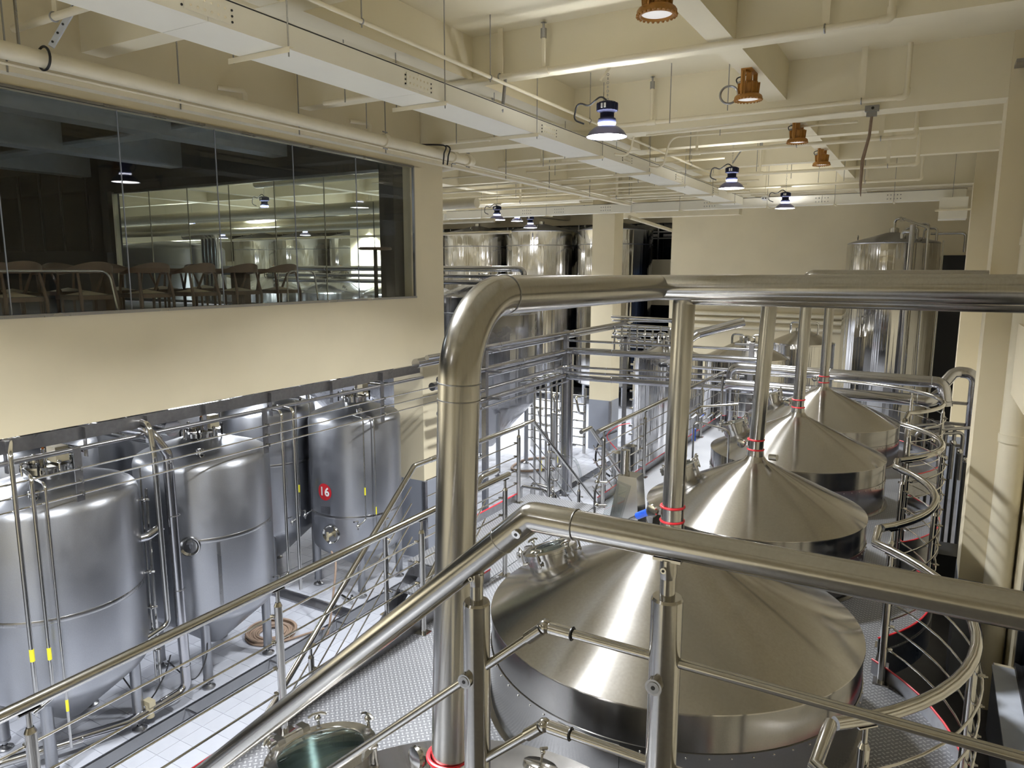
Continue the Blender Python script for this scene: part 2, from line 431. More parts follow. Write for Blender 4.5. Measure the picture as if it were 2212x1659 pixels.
wf.box(-16.55, -16.38, 10.15, 10.28, -.76, 1.74)
win2 = struct('window_2', wf, 'fit', smooth=False)
xs = [-16.4, -15.1, -13.8, -12.5, -11.2, -9.9, -8.56]
for a, b in zip(xs, xs[1:]):
    build('pane', MB().box(a+.008, b-.008, 10.195, 10.205, -.68, 1.68), 'endglass', win2, smooth=False)
    if b > -16 and b < -8.7: build('pane_edge', MB().box(b-.006, b+.006, 10.19, 10.21, -.68, 1.68), 'fit', win2, smooth=False)
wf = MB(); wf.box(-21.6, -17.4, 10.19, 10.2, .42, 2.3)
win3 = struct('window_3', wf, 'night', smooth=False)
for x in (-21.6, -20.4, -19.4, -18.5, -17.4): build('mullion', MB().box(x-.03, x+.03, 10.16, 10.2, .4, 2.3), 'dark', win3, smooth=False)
# far wall and the dark bay behind the tall tanks
wb = MB(); wb.box(-8.35, 1.6, 26, 26.4, FLOOR, CEIL); struct('wall_back', wb, 'cream', smooth=False)
dr = MB(); dr.box(.17, .80, 25.96, 26, FLOOR, .47); struct('dark_panel_1', dr, 'dark', smooth=False)  # flat dark panel on the far wall
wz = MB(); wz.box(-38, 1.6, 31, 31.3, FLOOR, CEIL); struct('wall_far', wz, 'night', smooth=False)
wz = MB(); wz.box(-38, -8.3, 30.6, 31, -1.5, .45); wz.box(-38, -8.3, 30.6, 31, 2.0, CEIL); struct('trim_4', wz, 'cream', smooth=False)
wz = MB()
for i in range(16):
    x = -9.2-1.25*i
    wz.bar((x, 30.7, .45), (x, 30.7, 2.0), .05, .05, (0, 1, 0))
for z in (1.35, 1.62): wz.bar((-37, 30.7, z), (-8.4, 30.7, z), .05, .05)
for i in range(34):
    x = -9.0-.62*i
    wz.box(x, x+.42, 30.72, 30.75, 1.42, 1.53)
struct('window_4', wz, 'plate', smooth=False)
struct('wall_left_far', MB().box(-38.2, -38, YB, 33, FLOOR, CEIL), 'cream', smooth=False)
# right side: wall, gallery band, low windows
wr = MB(); wr.box(XR, XR+.3, YB, 26, -1.4, CEIL); wr.box(XR, XR+.3, YB, 6.2, FLOOR, -1.4); wr.box(XR, XR+.3, 9.85, 26, FLOOR, -1.4)
wr.box(XR-.17, XR+.3, 6.2, 9.85, FLOOR, -4.62); wr.box(XR, XR+.3, 6.2, 9.85, -1.9, -1.4)
struct('wall_right', wr, 'cream', smooth=False)
struct('trim_5', MB().box(XR-.176, XR-.168, YB, 9.85, FLOOR, -4.62), 'greypaint', smooth=False)
struct('trim_6', MB().box(XR-.20, XR+.12, 6.2, 9.72, -4.62, -4.585), 'paintwhite', smooth=False)
struct('gallery_band', MB().box(.84, XR+.05, 2.6, 9.75, -1.36, -.57), 'cream', smooth=False)
wf = MB()
for y in (6.2, 7.4, 8.6, 9.8): wf.bar((XR+.05, y, -4.6), (XR+.05, y, -1.9), .06, .06, (0, 1, 0))
for z in (-4.55, -3.3, -1.93): wf.bar((XR+.05, 6.2, z), (XR+.05, 9.8, z), .06, .06)
win5 = struct('window_5', wf, 'dark', smooth=False)
for y in (6.23, 7.43, 8.63): build('pane', MB().box(XR+.08, XR+.09, y, y+1.14, -4.55, -1.95), 'night', win5, smooth=False)
# wall behind the camera
struct('wall_front', MB().box(-38, 1.6, YB-.3, YB, FLOOR, CEIL), 'cream', smooth=False)
# camera landing (its front edge lies just under the picture)
lg = MB(); lg.box(-.80, XR, -2.4, 1.42, -1.72, -1.60)
struct('viewing_landing', lg, 'plate', smooth=False)
# ------------------------------------------------------------------ kettle platform
DZ = -3.1
KX = -1.5
KET = [(2.10, 1.05, -2.54, -2.07), (4.92, 1.30, -2.45, -1.88), (7.78, 1.11, -2.47, -1.97), (10.56, 1.14, -2.49, -1.97), (13.25, 1.20, -2.49, -1.98)]
RINGS = [((-.27, .45), (-.27, 3.02), .36), ((-.23, 3.38), (-.23, 5.95), .37), ((-.21, 6.34), (-.20, 8.48), .17), ((-.18, 8.80), (-.22, 10.95), .24)]
def bulge(a, b, xm, n=18):
    c = (b[1]-a[1])/2; s = xm-(a[0]+b[0])/2; R = (c*c+s*s)/(2*s); ycc = (a[1]+b[1])/2; xc = xm-R
    t = math.asin(min(1, c/R)); x0 = (a[0]+b[0])/2
    out = []
    for i in range(n+1):
        ang = -t+2*t*i/n; f = i/n
        out.append((xc+R*math.cos(ang)+(a[0]+(b[0]-a[0])*f-x0), ycc+R*math.sin(ang)))
    return out
E5 = [(-.20, 11.30)]+[(KX+(1.78)*math.cos(a), 13.05+1.75*math.sin(a)) for a in [math.radians(-42+6*i) for i in range(23)]]
right_edge = []
for r in RINGS: right_edge += [(x+.05, y) for x, y in bulge(*r)]
right_edge += [(x+.04, y) for x, y in E5]
outline = [(-3.66, -.8), (-.3, -.8)]+right_edge+[(KX-.3, 15.05), (-3.66, 15.05)]
holes = []
for (y, R, zr, za) in KET: holes.append([(KX+(R+.016)*math.cos(2*PI*i/40), y+(R+.016)*math.sin(2*PI*i/40)) for i in range(40)])
plat = thing('kettle_platform', 'steel tread plate platform around the five conical brewing kettles', 'platform', (KX, 7, FLOOR))
build('deck', MB().prism(outline, DZ-.012, DZ, holes), 'tread', plat, smooth=False)
fas = MB(); fas.strip(right_edge, DZ-.25, DZ-.01, .02)
build('fascia', fas, 'plate', plat)
fas = MB(); fas.strip([(-3.655, -.8), (-3.655, 15.05)], DZ-.25, DZ-.01, .02); fas.strip([(-3.66, 15.05), (KX-.3, 15.05)], DZ-.25, DZ-.01, .02)
build('fascia', fas, 'plate', plat)
def toe(pts, h=.11, parent=plat):
    b = MB(); b.strip(pts, DZ, DZ+h, .006); o = build('toe_board', b, 'plate', parent)
    t = MB(); t.tube([(p[0], p[1], DZ+h+.003) for p in pts], .0085, 6); build('edge_trim', t, 'red', o, label='red rubber trim')
for i, r in enumerate(RINGS): toe([(x+.045, y) for x, y in bulge(*r)])
toe([(x+.035, y) for x, y in E5])
toe([(-3.65, -.8), (-3.65, 5.9)]); toe([(-3.65, 8.62), (-3.65, 15.0)]); toe([(-3.65, 15.02), (KX-.35, 15.02)])
for (x, y) in [(-3.5, .3), (-3.5, 3.4), (-3.5, 6.3), (-3.5, 9.2), (-3.5, 12), (-3.5, 14.8), (-.15, 3.2), (-.12, 6.15), (-.12, 8.65), (-.15, 11.1)]:
    b = MB(); b.bar((x, y, FLOOR), (x, y, DZ-.012), .1, .1, (0, 1, 0)); build('leg', b, 'plate', plat, smooth=False)
b = MB()
for x in (-3.5, -.15): b.bar((x, 0, DZ-.1), (x, 14.8, DZ-.1), .08, .16)
build('floor_beam', b, 'plate', plat, smooth=False)

# railing kit ------------------------------------------------------
HR = .0315
FR = (.245, .42, .60, .775)
def rail_post(parent, x, y, z0, h, dx, dy, nm='post'):
    b = MB()
    b.box(x-.055, x+.055, y-.055, y+.055, z0, z0+.008)
    b.cyl((x, y, z0+.008), (x, y, z0+h*.86), .0265, 14)
    b.tube([(x, y, z0+h*.86), (x, y, z0+h*.885)], [.028, .017], 12)
    b.cyl((x, y, z0+h*.88), (x, y, z0+h-.035), .013, 10)
    b.bar((x-dx*.05, y-dy*.05, z0+h-.034), (x+dx*.05, y+dy*.05, z0+h-.034), .04, .007)
    p = build(nm, b, 'rail', parent)
    nx, ny = dy, -dx
    for f in FR:
        c = MB()
        c.tube([(x-nx*.025, y-ny*.025, z0+h*f), (x+nx*.033, y+ny*.033, z0+h*f), (x+nx*.034, y+ny*.034, z0+h*f), (x+nx*.062, y+ny*.062, z0+h*f), (x+nx*.063, y+ny*.063, z0+h*f), (x+nx*.075, y+ny*.075, z0+h*f)], [.0085, .0085, .0145, .0145, .0085, .0085], 8)
        build('rod_clamp', c, 'fit', p)
    return p
def railing(label, path, posts, h=1.05, z0=DZ, side=1, hand=None, group=None, rods=True, cat='railing', slope=None):
    """path: plan polyline of the rail, posts: plan points with the rail's direction"""
    c = path[len(path)//2]
    t = thing('platform_railing', label, cat, (c[0], c[1], z0), group)
    zz = slope or (lambda x, y: 0.0)
    hp = hand or [(x, y, z0+h+zz(x, y)) for x, y in path]
    build('handrail', MB().tube(hp, HR, 14), 'rail', t)
    if rods:
        off = []
        P = [Vector((p[0], p[1], 0)) for p in (path[1:-1] if hand else path)]
        for i in range(len(P)):
            d = (P[min(len(P)-1, i+1)]-P[max(0, i-1)]).normalized(); off.append((P[i].x+d.y*.048*side, P[i].y-d.x*.048*side))
        for f in FR:
            build('rod', MB().tube([(x, y, z0+h*f+zz(x, y)) for x, y in off], .0075, 8), 'rail', t)
    for (x, y, dx, dy) in posts:
        l = math.hypot(dx, dy); rail_post(t, x, y, z0+zz(x, y), h, side*dx/l, side*dy/l)
    return t
# left edge of the platform
railing('long straight railing along the left platform edge in front of the stairs', [(-3.58, -.9), (-3.58, 6.15)], [(-3.58, y, 0, 1) for y in (.05, 1.60, 3.13, 4.69, 6.08)], side=-1)
r2 = [(-3.58, 8.42), (-3.58, 14.85)]
railing('straight railing on the left platform edge beside the far column', r2, [(-3.58, y, 0, 1) for y in (8.62, 10.2, 11.75, 13.3, 14.8)], side=-1)
railing('short end railing across the far platform corner', [(-3.5, 14.95), (-2.0, 14.95)], [(-3.3, 14.95, 1, 0), (-2.2, 14.95, 1, 0)], side=1)
# scalloped railings at the right
names = ['curved railing around the nearest kettle, cut by the bottom of the picture', 'large curved railing around the second kettle, lowest in the picture',
         'curved railing around the third kettle', 'curved railing around the fourth kettle']
zt = DZ+1.05
for i, r in enumerate(RINGS):
    pts = bulge(*r); hand = [(x, y, zt) for x, y in pts]
    nxt = RINGS[i+1][0] if i+1 < len(RINGS) else (-.20, 11.30)
    # the handrail turns in a short mitred piece towards the next scallop
    hand = hand+[(nxt[0]-.02, nxt[1]-.02, zt)]
    m = len(pts)//2; d = (pts[m+1][0]-pts[m-1][0], pts[m+1][1]-pts[m-1][1])
    ps = [(pts[1][0], pts[1][1], pts[2][0]-pts[0][0], pts[2][1]-pts[0][1]), (pts[m][0], pts[m][1], *d), (pts[-2][0], pts[-2][1], pts[-1][0]-pts[-3][0], pts[-1][1]-pts[-3][1])]
    railing(names[i], pts, ps, side=1, hand=hand)
ps = [(E5[k][0], E5[k][1], E5[k+1][0]-E5[k-1][0], E5[k+1][1]-E5[k-1][1]) for k in (1, 8, 15, 21)]
railing('curved railing around the fifth and farthest kettle', E5, ps, side=1)

# landing on the left with two stairs ------------------------------
ld = thing('stair_landing', 'small side landing of tread plate between the two stairs', 'landing', (-4.15, 7.45, FLOOR))
build('deck', MB().box(-4.68, -3.67, 5.9, 8.62, DZ-.012, DZ), 'tread', ld, smooth=False)
b = MB()
for q in ((-4.68, 5.9, -4.68, 8.62), (-4.68, 8.62, -3.67, 8.62), (-4.68, 5.9, -3.67, 5.9)): b.bar((q[0], q[1], DZ-.09), (q[2], q[3], DZ-.09), .03, .15)
build('frame', b, 'plate', ld, smooth=False)
for x, y in ((-4.6, 6.0), (-4.6, 8.5), (-3.76, 8.5), (-3.76, 6.0)): build('leg', MB().bar((x, y, FLOOR), (x, y, DZ-.012), .08, .08, (0, 1, 0)), 'plate', ld, smooth=False)
tb = build('toe_board', MB().strip([(-4.67, 6.9), (-4.67, 8.25)], DZ, DZ+.1, .006), 'plate', ld); build('edge_trim', MB().tube([(-4.67, 6.9, DZ+.103), (-4.67, 8.25, DZ+.103)], .0085, 6), 'red', tb, label='red rubber trim')
railing('short railing on the outer edge of the side landing', [(-4.60, 6.2), (-4.60, 8.27)], [(-4.62, 6.95, 0, 1), (-4.62, 8.2, 0, 1)], side=-1)
def stair(label, x0, x1, y0, sgn, n=11, lab_r=('', '')):
    rise = (DZ-FLOOR)/n; run = .268; t = thing('steel_stair', label, 'stairs', ((x0+x1)/2, y0+sgn*run*n/2, FLOOR))
    yb = y0+sgn*run*n
    for x in (x0, x1): build('stringer', MB().bar((x, y0, DZ-.10), (x, yb-sgn*.05, FLOOR+.10), .012, .20), 'plate', t, smooth=False)
    for i in range(1, n):
        y = y0+sgn*run*(i-1); z = DZ-rise*i
        b = MB(); b.box(x0+.006, x1-.006, min(y, y+sgn*.26), max(y, y+sgn*.26), z-.03, z)
        build('tread', b, 'tread', t, smooth=False)
    sl = -rise/run*sgn
    zf = lambda x, y: max(FLOOR-DZ, min(0.0, (y-y0)*sl))
    for k, x in enumerate((x0, x1)):
        pts = [(x, y0-sgn*.32), (x, y0-sgn*.02), (x, yb-sgn*.1)]
        tt = thing('stair_railing', lab_r[k], 'railing', (x, yb, FLOOR))
        build('handrail', MB().tube(fillet([(p[0], p[1], DZ+1.05+zf(*p)) for p in pts], .05, 3), HR*.9, 12), 'rail', tt)
        for f in FR: build('rod', MB().tube([(p[0]+(-.045 if k == 0 else .045), p[1], DZ+1.05*f+zf(*p)) for p in pts[1:]], .0075, 8), 'rail', tt)
        for fy in (.16, .52, .92):
            y = y0+sgn*run*n*fy; rail_post(tt, x, y, DZ-.02+zf(x, y), 1.05, 0, 1 if k == 0 else -1)
    return t
stair('steel stair going down towards the viewer to the white floor', -4.60, -3.76, 5.9, -1, 11, ('outer railing of the stair coming down towards the viewer', 'inner railing of the stair coming down beside the platform edge'))
stair('steel stair going down away from the viewer past the pipe rack', -4.62, -3.76, 8.62, 1, 11, ('outer railing of the stair descending away beside the pipe rack post', 'inner railing of the stair descending away, in front of the far column'))

# ------------------------------------------------------------------ viewing rail right in front of the camera
YN = 1.35; NZ = -.536
vr = thing('landing_railing', 'thick brushed steel handrail with two rods right in front of the viewer', 'railing', (.2, YN, -1.6))
cxn = -.725
build('handrail', MB().tube([(cxn+.10, YN, NZ), (1.1, YN, NZ)], HR, 28), 'nearrail', vr)
dn = Vector((-.743, 0, -.669)).normalized()
c0 = Vector((cxn, YN, NZ))
build('handrail', MB().tube([c0+dn*.10, c0+dn*1.9], HR, 28), 'nearrail', vr)
el = build('elbow', MB().tube(fillet([c0+dn*.105, c0, c0+Vector((.105, 0, 0))], .02, 2), HR+.0015, 28), 'nearrail', vr, angle=22)
b = MB(); b.cyl(c0+dn*.035+Vector((.004, -.024, -.008)), c0+dn*.035+Vector((.004, -.036, -.012)), .0105, 16); s_ = build('screw', b, 'fit', el)
b = MB(); b.cyl(c0+dn*.035+Vector((.004, -.034, -.0115)), c0+dn*.035+Vector((.004, -.0368, -.0125)), .004, 8); build('screw_socket', b, 'black', el)
for q in (dn, Vector((1, 0, 0))): build('weld_seam', MB().ring(c0+q*.105, HR+.0015, .0012, 28, 6, axis=q), 'band', el)
for z in (-.786, -1.026):
    j = Vector((-.690, YN, z))
    build('rod', MB().tube([j+Vector((.06, 0, 0)), (1.1, YN, z)], .0105, 14), 'nearrail', vr)
    build('rod', MB().tube([j+dn*.05, j+dn*1.6], .0105, 14), 'nearrail', vr)
    jt = build('ball_joint', MB().ball(j, .0165, 20), 'nearrail', vr)
    b = MB(); b.cyl(j+Vector((.012, 0, 0)), j+Vector((.065, 0, 0)), .0145, 16); b.cyl(j+dn*.012, j+dn*.06, .0145, 16); build('sleeve', b, 'nearrail', jt)
    build('o_ring', MB().ring(j+Vector((.066, 0, 0)), .0135, .0025, 18, 6, axis=(1, 0, 0)), 'black', jt)
def near_post(x, ztop, zbot):
    yp = YN+.0; b = MB(); b.cyl((x, yp, zbot), (x, yp, ztop), .032, 28)
    p = build('post', b, 'nearrail', vr)
    b = MB(); b.tube([(x, yp, ztop-.0), (x, yp, ztop+.006)], [.032, .029], 24); b.cyl((x, yp, ztop), (x, yp, ztop+.045), .0155, 20); b.tube([(x, yp, ztop+.045), (x, yp, ztop+.06), (x, yp, ztop+.085)], [.0155, .0175, .0165], 20)
    build('post_neck', b, 'nearrail', p)
    b = MB(); b.cyl((x-.004, yp-.015, ztop+.066), (x-.004, yp-.021, ztop+.066), .0062, 14); build('screw', b, 'fit', p)
    b = MB(); b.cyl((x-.004, yp-.0205, ztop+.066), (x-.004, yp-.0216, ztop+.066), .003, 8); build('screw_socket', b, 'black', p)
    return p
def rod_boss(p, x, z, sx):
    b = MB(); y = YN-.032
    b.cyl((x+sx, y+.012, z), (x+sx, y-.012, z), .0175, 22); o = build('rod_boss', b, 'nearrail', p)
    b = MB(); b.cyl((x+sx, y-.0118, z), (x+sx, y-.0135, z), .0125, 18); build('boss_face', b, 'band', o)
    b = MB(); b.cyl((x+sx, y-.0133, z), (x+sx, y-.0145, z), .0045, 8); build('boss_hole', b, 'black', o)
x1 = -.872
p1 = near_post(x1, -.775, -2.4)
zr1 = NZ+dn.z/dn.x*(x1-cxn)
b = MB(); b.bar(Vector((x1, YN, zr1-.031))-dn*.05, Vector((x1, YN, zr1-.031))+dn*.05, .035, .006); b.cyl((x1+.004, YN, -.70), (x1+.012, YN, zr1-.025), .011, 14); build('saddle', b, 'nearrail', p1)
rod_boss(p1, x1, -.955, -.008)
p2 = near_post(-.4155, -.655, -1.6)
b = MB(); b.box(-.4155-.028, -.4155+.028, YN-.014, YN+.014, NZ-.036, NZ-.030); b.cyl((-.4155, YN, -.58), (-.4155, YN, NZ-.03), .012, 14); build('saddle', b, 'nearrail', p2)
rod_boss(p2, -.4155, -.828, -.008)
# ------------------------------------------------------------------ brewing kettles
def frame_at(p, nrm, xdir=(0, 0, 1)):
    n = Vector(nrm).normalized(); x = Vector(xdir); x = (x-n*x.dot(n)).normalized(); y = n.cross(x)
    m = Matrix((x, y, n)).transposed().to_4x4(); m.translation = Vector(p); return m
def manway(parent, Mx, r=.20, h=.13, nclamp=6, glassy=True, handle=True):
    """round hatch in its own frame (z = outward axis)"""
    b = MB(); b.M = Mx; b.lathe([(r*1.02, -.10), (r, -.04), (r, h), (r*1.09, h), (r*1.09, h+.022), (r*.95, h+.022), (r*.95, -.05)], n=36)
    neck = build('manhole', b, 'fit', parent)
    b = MB(); b.M = Mx; b.lathe([(r*1.10, h+.024), (r*1.10, h+.045), (r*.86, h+.052), (r*.84, h+.045), (r*.84, h+.024)], n=36)
    build('lid_ring', b, 'fit', neck)
    b = MB(); b.M = Mx
    if glassy: b.lathe([(0, h+.062), (r*.5, h+.058), (r*.85, h+.046), (r*.85, h+.036), (0, h+.036)], n=30); build('lid_glass', b, 'lid', neck, label='greenish glass lid')
    else: b.lathe([(0, h+.09), (r*.4, h+.085), (r*.75, h+.065), (r*.86, h+.045)], n=30); build('lid', b, 'fit', neck)
    for i in range(nclamp):
        a = 2*PI*(i+.5)/nclamp; b = MB(); b.M = Mx
        c, s = math.cos(a), math.sin(a)
        b.cyl((r*1.16*c, r*1.16*s, h-.05), (r*1.16*c, r*1.16*s, h+.075), .009, 8)
        b.cyl((r*1.0*c, r*1.0*s, h-.03), (r*1.2*c, r*1.2*s, h-.03), .012, 8)
        t = Vector((-s, c, 0)); q = Vector((r*1.16*c, r*1.16*s, h+.085)); b.tube([q-t*.045, q-t*.02+Vector((0, 0, .012)), q+t*.02+Vector((0, 0, .012)), q+t*.045], .0085, 8)
        b.ball((r*1.16*c, r*1.16*s, h+.075), .018, 8)
        build('clamp', b, 'fit', neck)
    if handle:
        b = MB(); b.M = Mx; b.tube(fillet([(r*.98, -.07, h+.045), (r*1.12, -.07, h+.115), (r*1.12, .07, h+.115), (r*.98, .07, h+.045)], .02, 3), .006, 8); build('handle', b, 'fit', neck)
        b = MB(); b.M = Mx; b.box(-r*1.3, -r*1.0, -.09, -.05, h-.02, h+.06); b.box(-r*1.3, -r*1.0, .05, .09, h-.02, h+.06); b.cyl((-r*1.22, -.11, h+.03), (-r*1.22, .11, h+.03), .014, 10); build('hinge', b, 'fit', neck)
    return neck
def kettle(i, label, man_az=178, man_r=.82, band=True, tilt=.7):
    y, R, zr, za = KET[i]
    k = thing('brewing_kettle', label, 'kettle', (KX, y, FLOOR), 'conical brewing kettles in a row')
    ax = (KX, y, 0); ra = .088
    prof = [(ra-.004, za+.10), (ra, za+.03), (ra+.03, za-.012)]
    n = 10
    for j in range(n+1):
        f = j/n; r = ra+.05+(R+.006-ra-.05)*f; z = za-.03+(zr-za+.03)*f; prof.append((r, z))
    prof += [(R+.008, zr-.006), (R-.002, zr-.012)]
    build('roof_cone', MB().lathe(prof, ax, 96), 'cone', k, angle=19)
    build('shell', MB().lathe([(R-.004, zr-.008), (R, zr-.02), (R, -5.0), (R*.55, -5.18), (0, -5.25)], ax, 80), 'body', k)
    if band:
        zb = zr-.24
        sk = build('skirt_cladding', MB().lathe([(R+.002, zb), (R+.009, zb-.002), (R+.009, DZ+.012), (R+.05, DZ+.006), (R+.05, DZ), (R+.01, DZ)], ax, 80), 'body', k)
        b = MB()
        for j in range(64):
            a = 2*PI*j/64; b.ball((KX+(R+.009)*math.cos(a), y+(R+.009)*math.sin(a), zb-.03), .007, 6)
        build('rivet', b, 'fit', sk, kind='stuff')
        if i == 1:
            b = MB(); b.lathe([(R+.0095, zb-.02), (R+.0135, zb-.022), (R+.0135, DZ+.02), (R+.0095, DZ+.018)], ax, 8, math.radians(-102), math.radians(-84)); build('access_panel', b, 'body', sk)
    for j in range(4):
        a = PI/4+j*PI/2; x_ = KX+R*.7*math.cos(a); y_ = y+R*.7*math.sin(a); b = MB(); b.cyl((x_, y_, FLOOR+.03), (x_, y_, -5.06), .07, 12); b.lathe([(.13, 0), (.13, .02), (.08, .04)], (x_, y_, FLOOR), 16); build('leg', b, 'body', k)
    slope = (za-zr)/(R-.1); a = math.radians(man_az)
    nr = Vector((slope*tilt*math.cos(a), slope*tilt*math.sin(a), 1)).normalized()
    zc = za-.03-(man_r-ra)*(za-.03-zr)/(R-ra)
    p = Vector((KX+man_r*math.cos(a), y+man_r*math.sin(a), zc))
    return k, frame_at(p, nr, (-math.cos(a), -math.sin(a), -.3)), p
kl = ['nearest brewing kettle with glass manway and lamp port, cut by the bottom edge',
      'largest brewing kettle with wide steel cone, right of the thick vertical pipe',
      'third brewing kettle with bright streaks on its steel cone, behind the largest one',
      'fourth brewing kettle with steel cone, second from the far end of the row',
      'fifth brewing kettle with steel cone, smallest looking and farthest of the row']
k1, F1, P1 = kettle(0, kl[0], 168, .86, tilt=.3); manway(k1, F1, .24, .13, 6, True)
# lamp port and vent slot of the nearest kettle
b = MB(); b.M = frame_at((-1.46, 2.80, -2.395), (.05, .40, 1)); b.lathe([(.085, -.06), (.085, .045), (.078, .05), (0, .05)], n=30); lp = build('lamp_port', b, 'fit', k1)
b = MB(); b.M = frame_at((-1.46, 2.80, -2.395), (.05, .40, 1)); b.cyl((0, 0, .05), (0, 0, .115), .006, 8); b.cyl((-.028, 0, .115), (.028, 0, .12), .008, 8); b.ball((0, 0, .10), .012, 8); build('wing_nut', b, 'fit', lp)
b = MB(); b.M = frame_at((-1.98, 2.82, -2.47), (-.25, .4, 1), (1, .35, 0)); b.box(-.10, .10, -.012, .012, 0, .03); build('vent_slot', b, 'black', k1)
k2, F2, P2 = kettle(1, kl[1], 183, .92); manway(k2, F2, .20, .085, 6, True)
k3, F3, P3 = kettle(2, kl[2], 186, .72); manway(k3, F3, .17, .13, 6, True)
k4, F4, P4 = kettle(3, kl[3], 184, .80); manway(k4, F4, .17, .13, 6, True)
k5, F5, P5 = kettle(4, kl[4], 180, .80); manway(k5, F5, .17, .13, 6, True)
b = MB(); b.cyl((KX+.15, 7.75, -1.93), (KX+.23, 7.73, -1.925), .035, 16)
build('sight_lamp', b, 'fit', k3)
# tall access ladder handles beside the fourth kettle
g = thing('grab_rail', 'bent steel grab rail with blue taped valve beside the fourth kettle', 'handrail', (-2.85, 10.2, DZ))
b = MB(); b.tube(fillet([(-3.02, 9.9, DZ), (-3.02, 9.9, -2.12), (-2.78, 10.3, -1.95), (-2.3, 10.5, -1.9)], .08, 4), .016, 8); build('rail', b, 'rail', g)
b = MB(); b.tube(fillet([(-2.72, 9.75, DZ), (-2.72, 9.75, -2.05), (-2.2, 9.6, -2.10), (-2.2, 9.6, -2.6)], .08, 4), .014, 8); build('rail', b, 'rail', g)
b = MB(); b.cyl((-2.72, 9.78, -2.17), (-2.72, 9.78, -2.34), .026, 10); build('valve_handle', b, 'blue', g, label='blue taped valve handle')
b = MB()
for i in range(4): b.cyl((-2.78+.1*i, 9.85+.05*i, -2.02), (-2.70+.1*i, 9.80+.05*i, -1.95), .022, 8)
build('valve', b, 'fit', g)

# vapour pipes ------------------------------------------------------
PR = .0765
def vapour(label, i, path, top_lean=0.0):
    y, R, zr, za = KET[i]
    t = thing('vapour_pipe', label, 'pipe', (KX, y, za+.1), 'vapour pipes of the kettles')
    pts = fillet(path, .30 if i == 0 else .075, 12)
    build('pipe', MB().tube(pts, PR, 32), 'pipe', t, origin=(KX, y, za))
    for z in (za+.10, za+.205):
        build('gasket_ring', MB().ring((path[0][0], path[0][1], z), PR+.006, .009, 32, 8), 'red', t, label='red rubber gasket ring')
    b = MB(); b.lathe([(PR+.003, za+.11), (PR+.004, za+.11), (PR+.004, za+.195), (PR+.003, za+.195)], (path[0][0], path[0][1], 0), 32); cl = build('clamp_band', b, 'fit', t)
    x, yy = path[0][0], path[0][1]
    b = MB(); b.box(x-PR-.075, x-PR, yy-.02, yy+.02, za+.13, za+.175); b.M = frame_at((x-PR-.07, yy-.02, za+.15), (-.35, -.9, .1)); b.lathe([(0, .02), (.045, .012), (.05, 0), (.045, -.012), (0, -.014)], n=20); build('clamp_latch', b, 'fit', cl)
    return t
v1 = vapour('thick vertical vapour pipe bending through an elbow, nearest the viewer, crossing the whole picture', 0,
            [(-1.485, 2.10, -2.07), (-1.435, 2.13, -.095), (-1.50, 4.52, -.108)])
build('pipe', MB().tube([(-1.565, 4.45, -.108), (XR, 4.45, -.087)], PR+.0015, 32), 'pipe', v1, origin=(-1, 4.45, -.1))
for q, ax in (((-1.443, 2.125, -.40), (.025, .016, 1)), ((-1.4445, 2.126, -.46), (.025, .016, 1)), ((-1.443, 2.44, -.096), (0, 1, 0))):
    build('weld_seam', MB().ring(q, PR+.0005, .0025, 36, 6, axis=ax), 'band', v1)
for i, nm in ((1, 'vertical vapour pipe rising from the largest kettle'), (2, 'vertical vapour pipe rising from the third kettle'),
              (3, 'vertical vapour pipe rising from the fourth kettle, its bend peeping over the near pipe'), (4, 'thinnest looking vapour pipe rising from the farthest kettle')):
    y = KET[i][0]; zt_ = {1: -.155, 2: -.155, 3: -.065, 4: -.17}[i]
    xt = {1: -1.475, 2: -1.44, 3: -1.48, 4: -1.49}[i]
    vapour(nm, i, [(KX, y, KET[i][3]), (xt, y, zt_), (.56 if i >= 3 else XR, y, zt_)])

# wort lantern on the platform, next to the third kettle -------------
g = thing('sampling_cabinet', 'stainless sampling cabinet with glass front and round chimney beside the third kettle', 'cabinet', (-2.75, 7.0, DZ))
b = MB()
b.add([(-2.86, 6.86, DZ), (-2.42, 6.86, DZ), (-2.42, 7.16, DZ), (-2.86, 7.16, DZ), (-2.70, 6.92, -2.12), (-2.50, 6.92, -2.12), (-2.50, 7.12, -2.12), (-2.70, 7.12, -2.12)], [(0, 3, 2, 1), (4, 5, 6, 7), (0, 1, 5, 4), (1, 2, 6, 5), (2, 3, 7, 6), (3, 0, 4, 7)])
build('body', b, 'fit', g, smooth=False)
build('chimney', MB().cyl((-2.66, 7.0, -2.13), (-2.66, 7.0, -1.86), .05, 20), 'fit', g)
b = MB(); b.bar((-2.80, 6.84, DZ+.3), (-2.66, 6.87, -2.2), .18, .012, (0, -1, .1)); build('sight_panel', b, 'clear', g, smooth=False)
b = MB()
for z in (-2.2, -2.45, -2.7): b.cyl((-2.9, 6.82, z), (-2.8, 6.86, z), .012, 8); b.ball((-2.9, 6.82, z), .025, 8)
build('bolt_knob', b, 'fit', g)
b = MB(); b.tube(fillet([(-2.92, 6.82, DZ), (-2.92, 6.82, -2.3), (-2.86, 6.85, -2.05)], .06, 4), .013, 8); build('side_pipe', b, 'fit', g)
hb = MB(); hb.cyl((-2.13, 5.95, -2.17), (-1.99, 5.88, -2.08), .032, 14)
g = thing('valve_lever', 'long valve lever wrapped in bright blue tape above the largest kettle', 'lever', (-2.05, 6.0, -2.46))
build('blue_grip', hb, 'blue', g, label='bright blue tape grip')
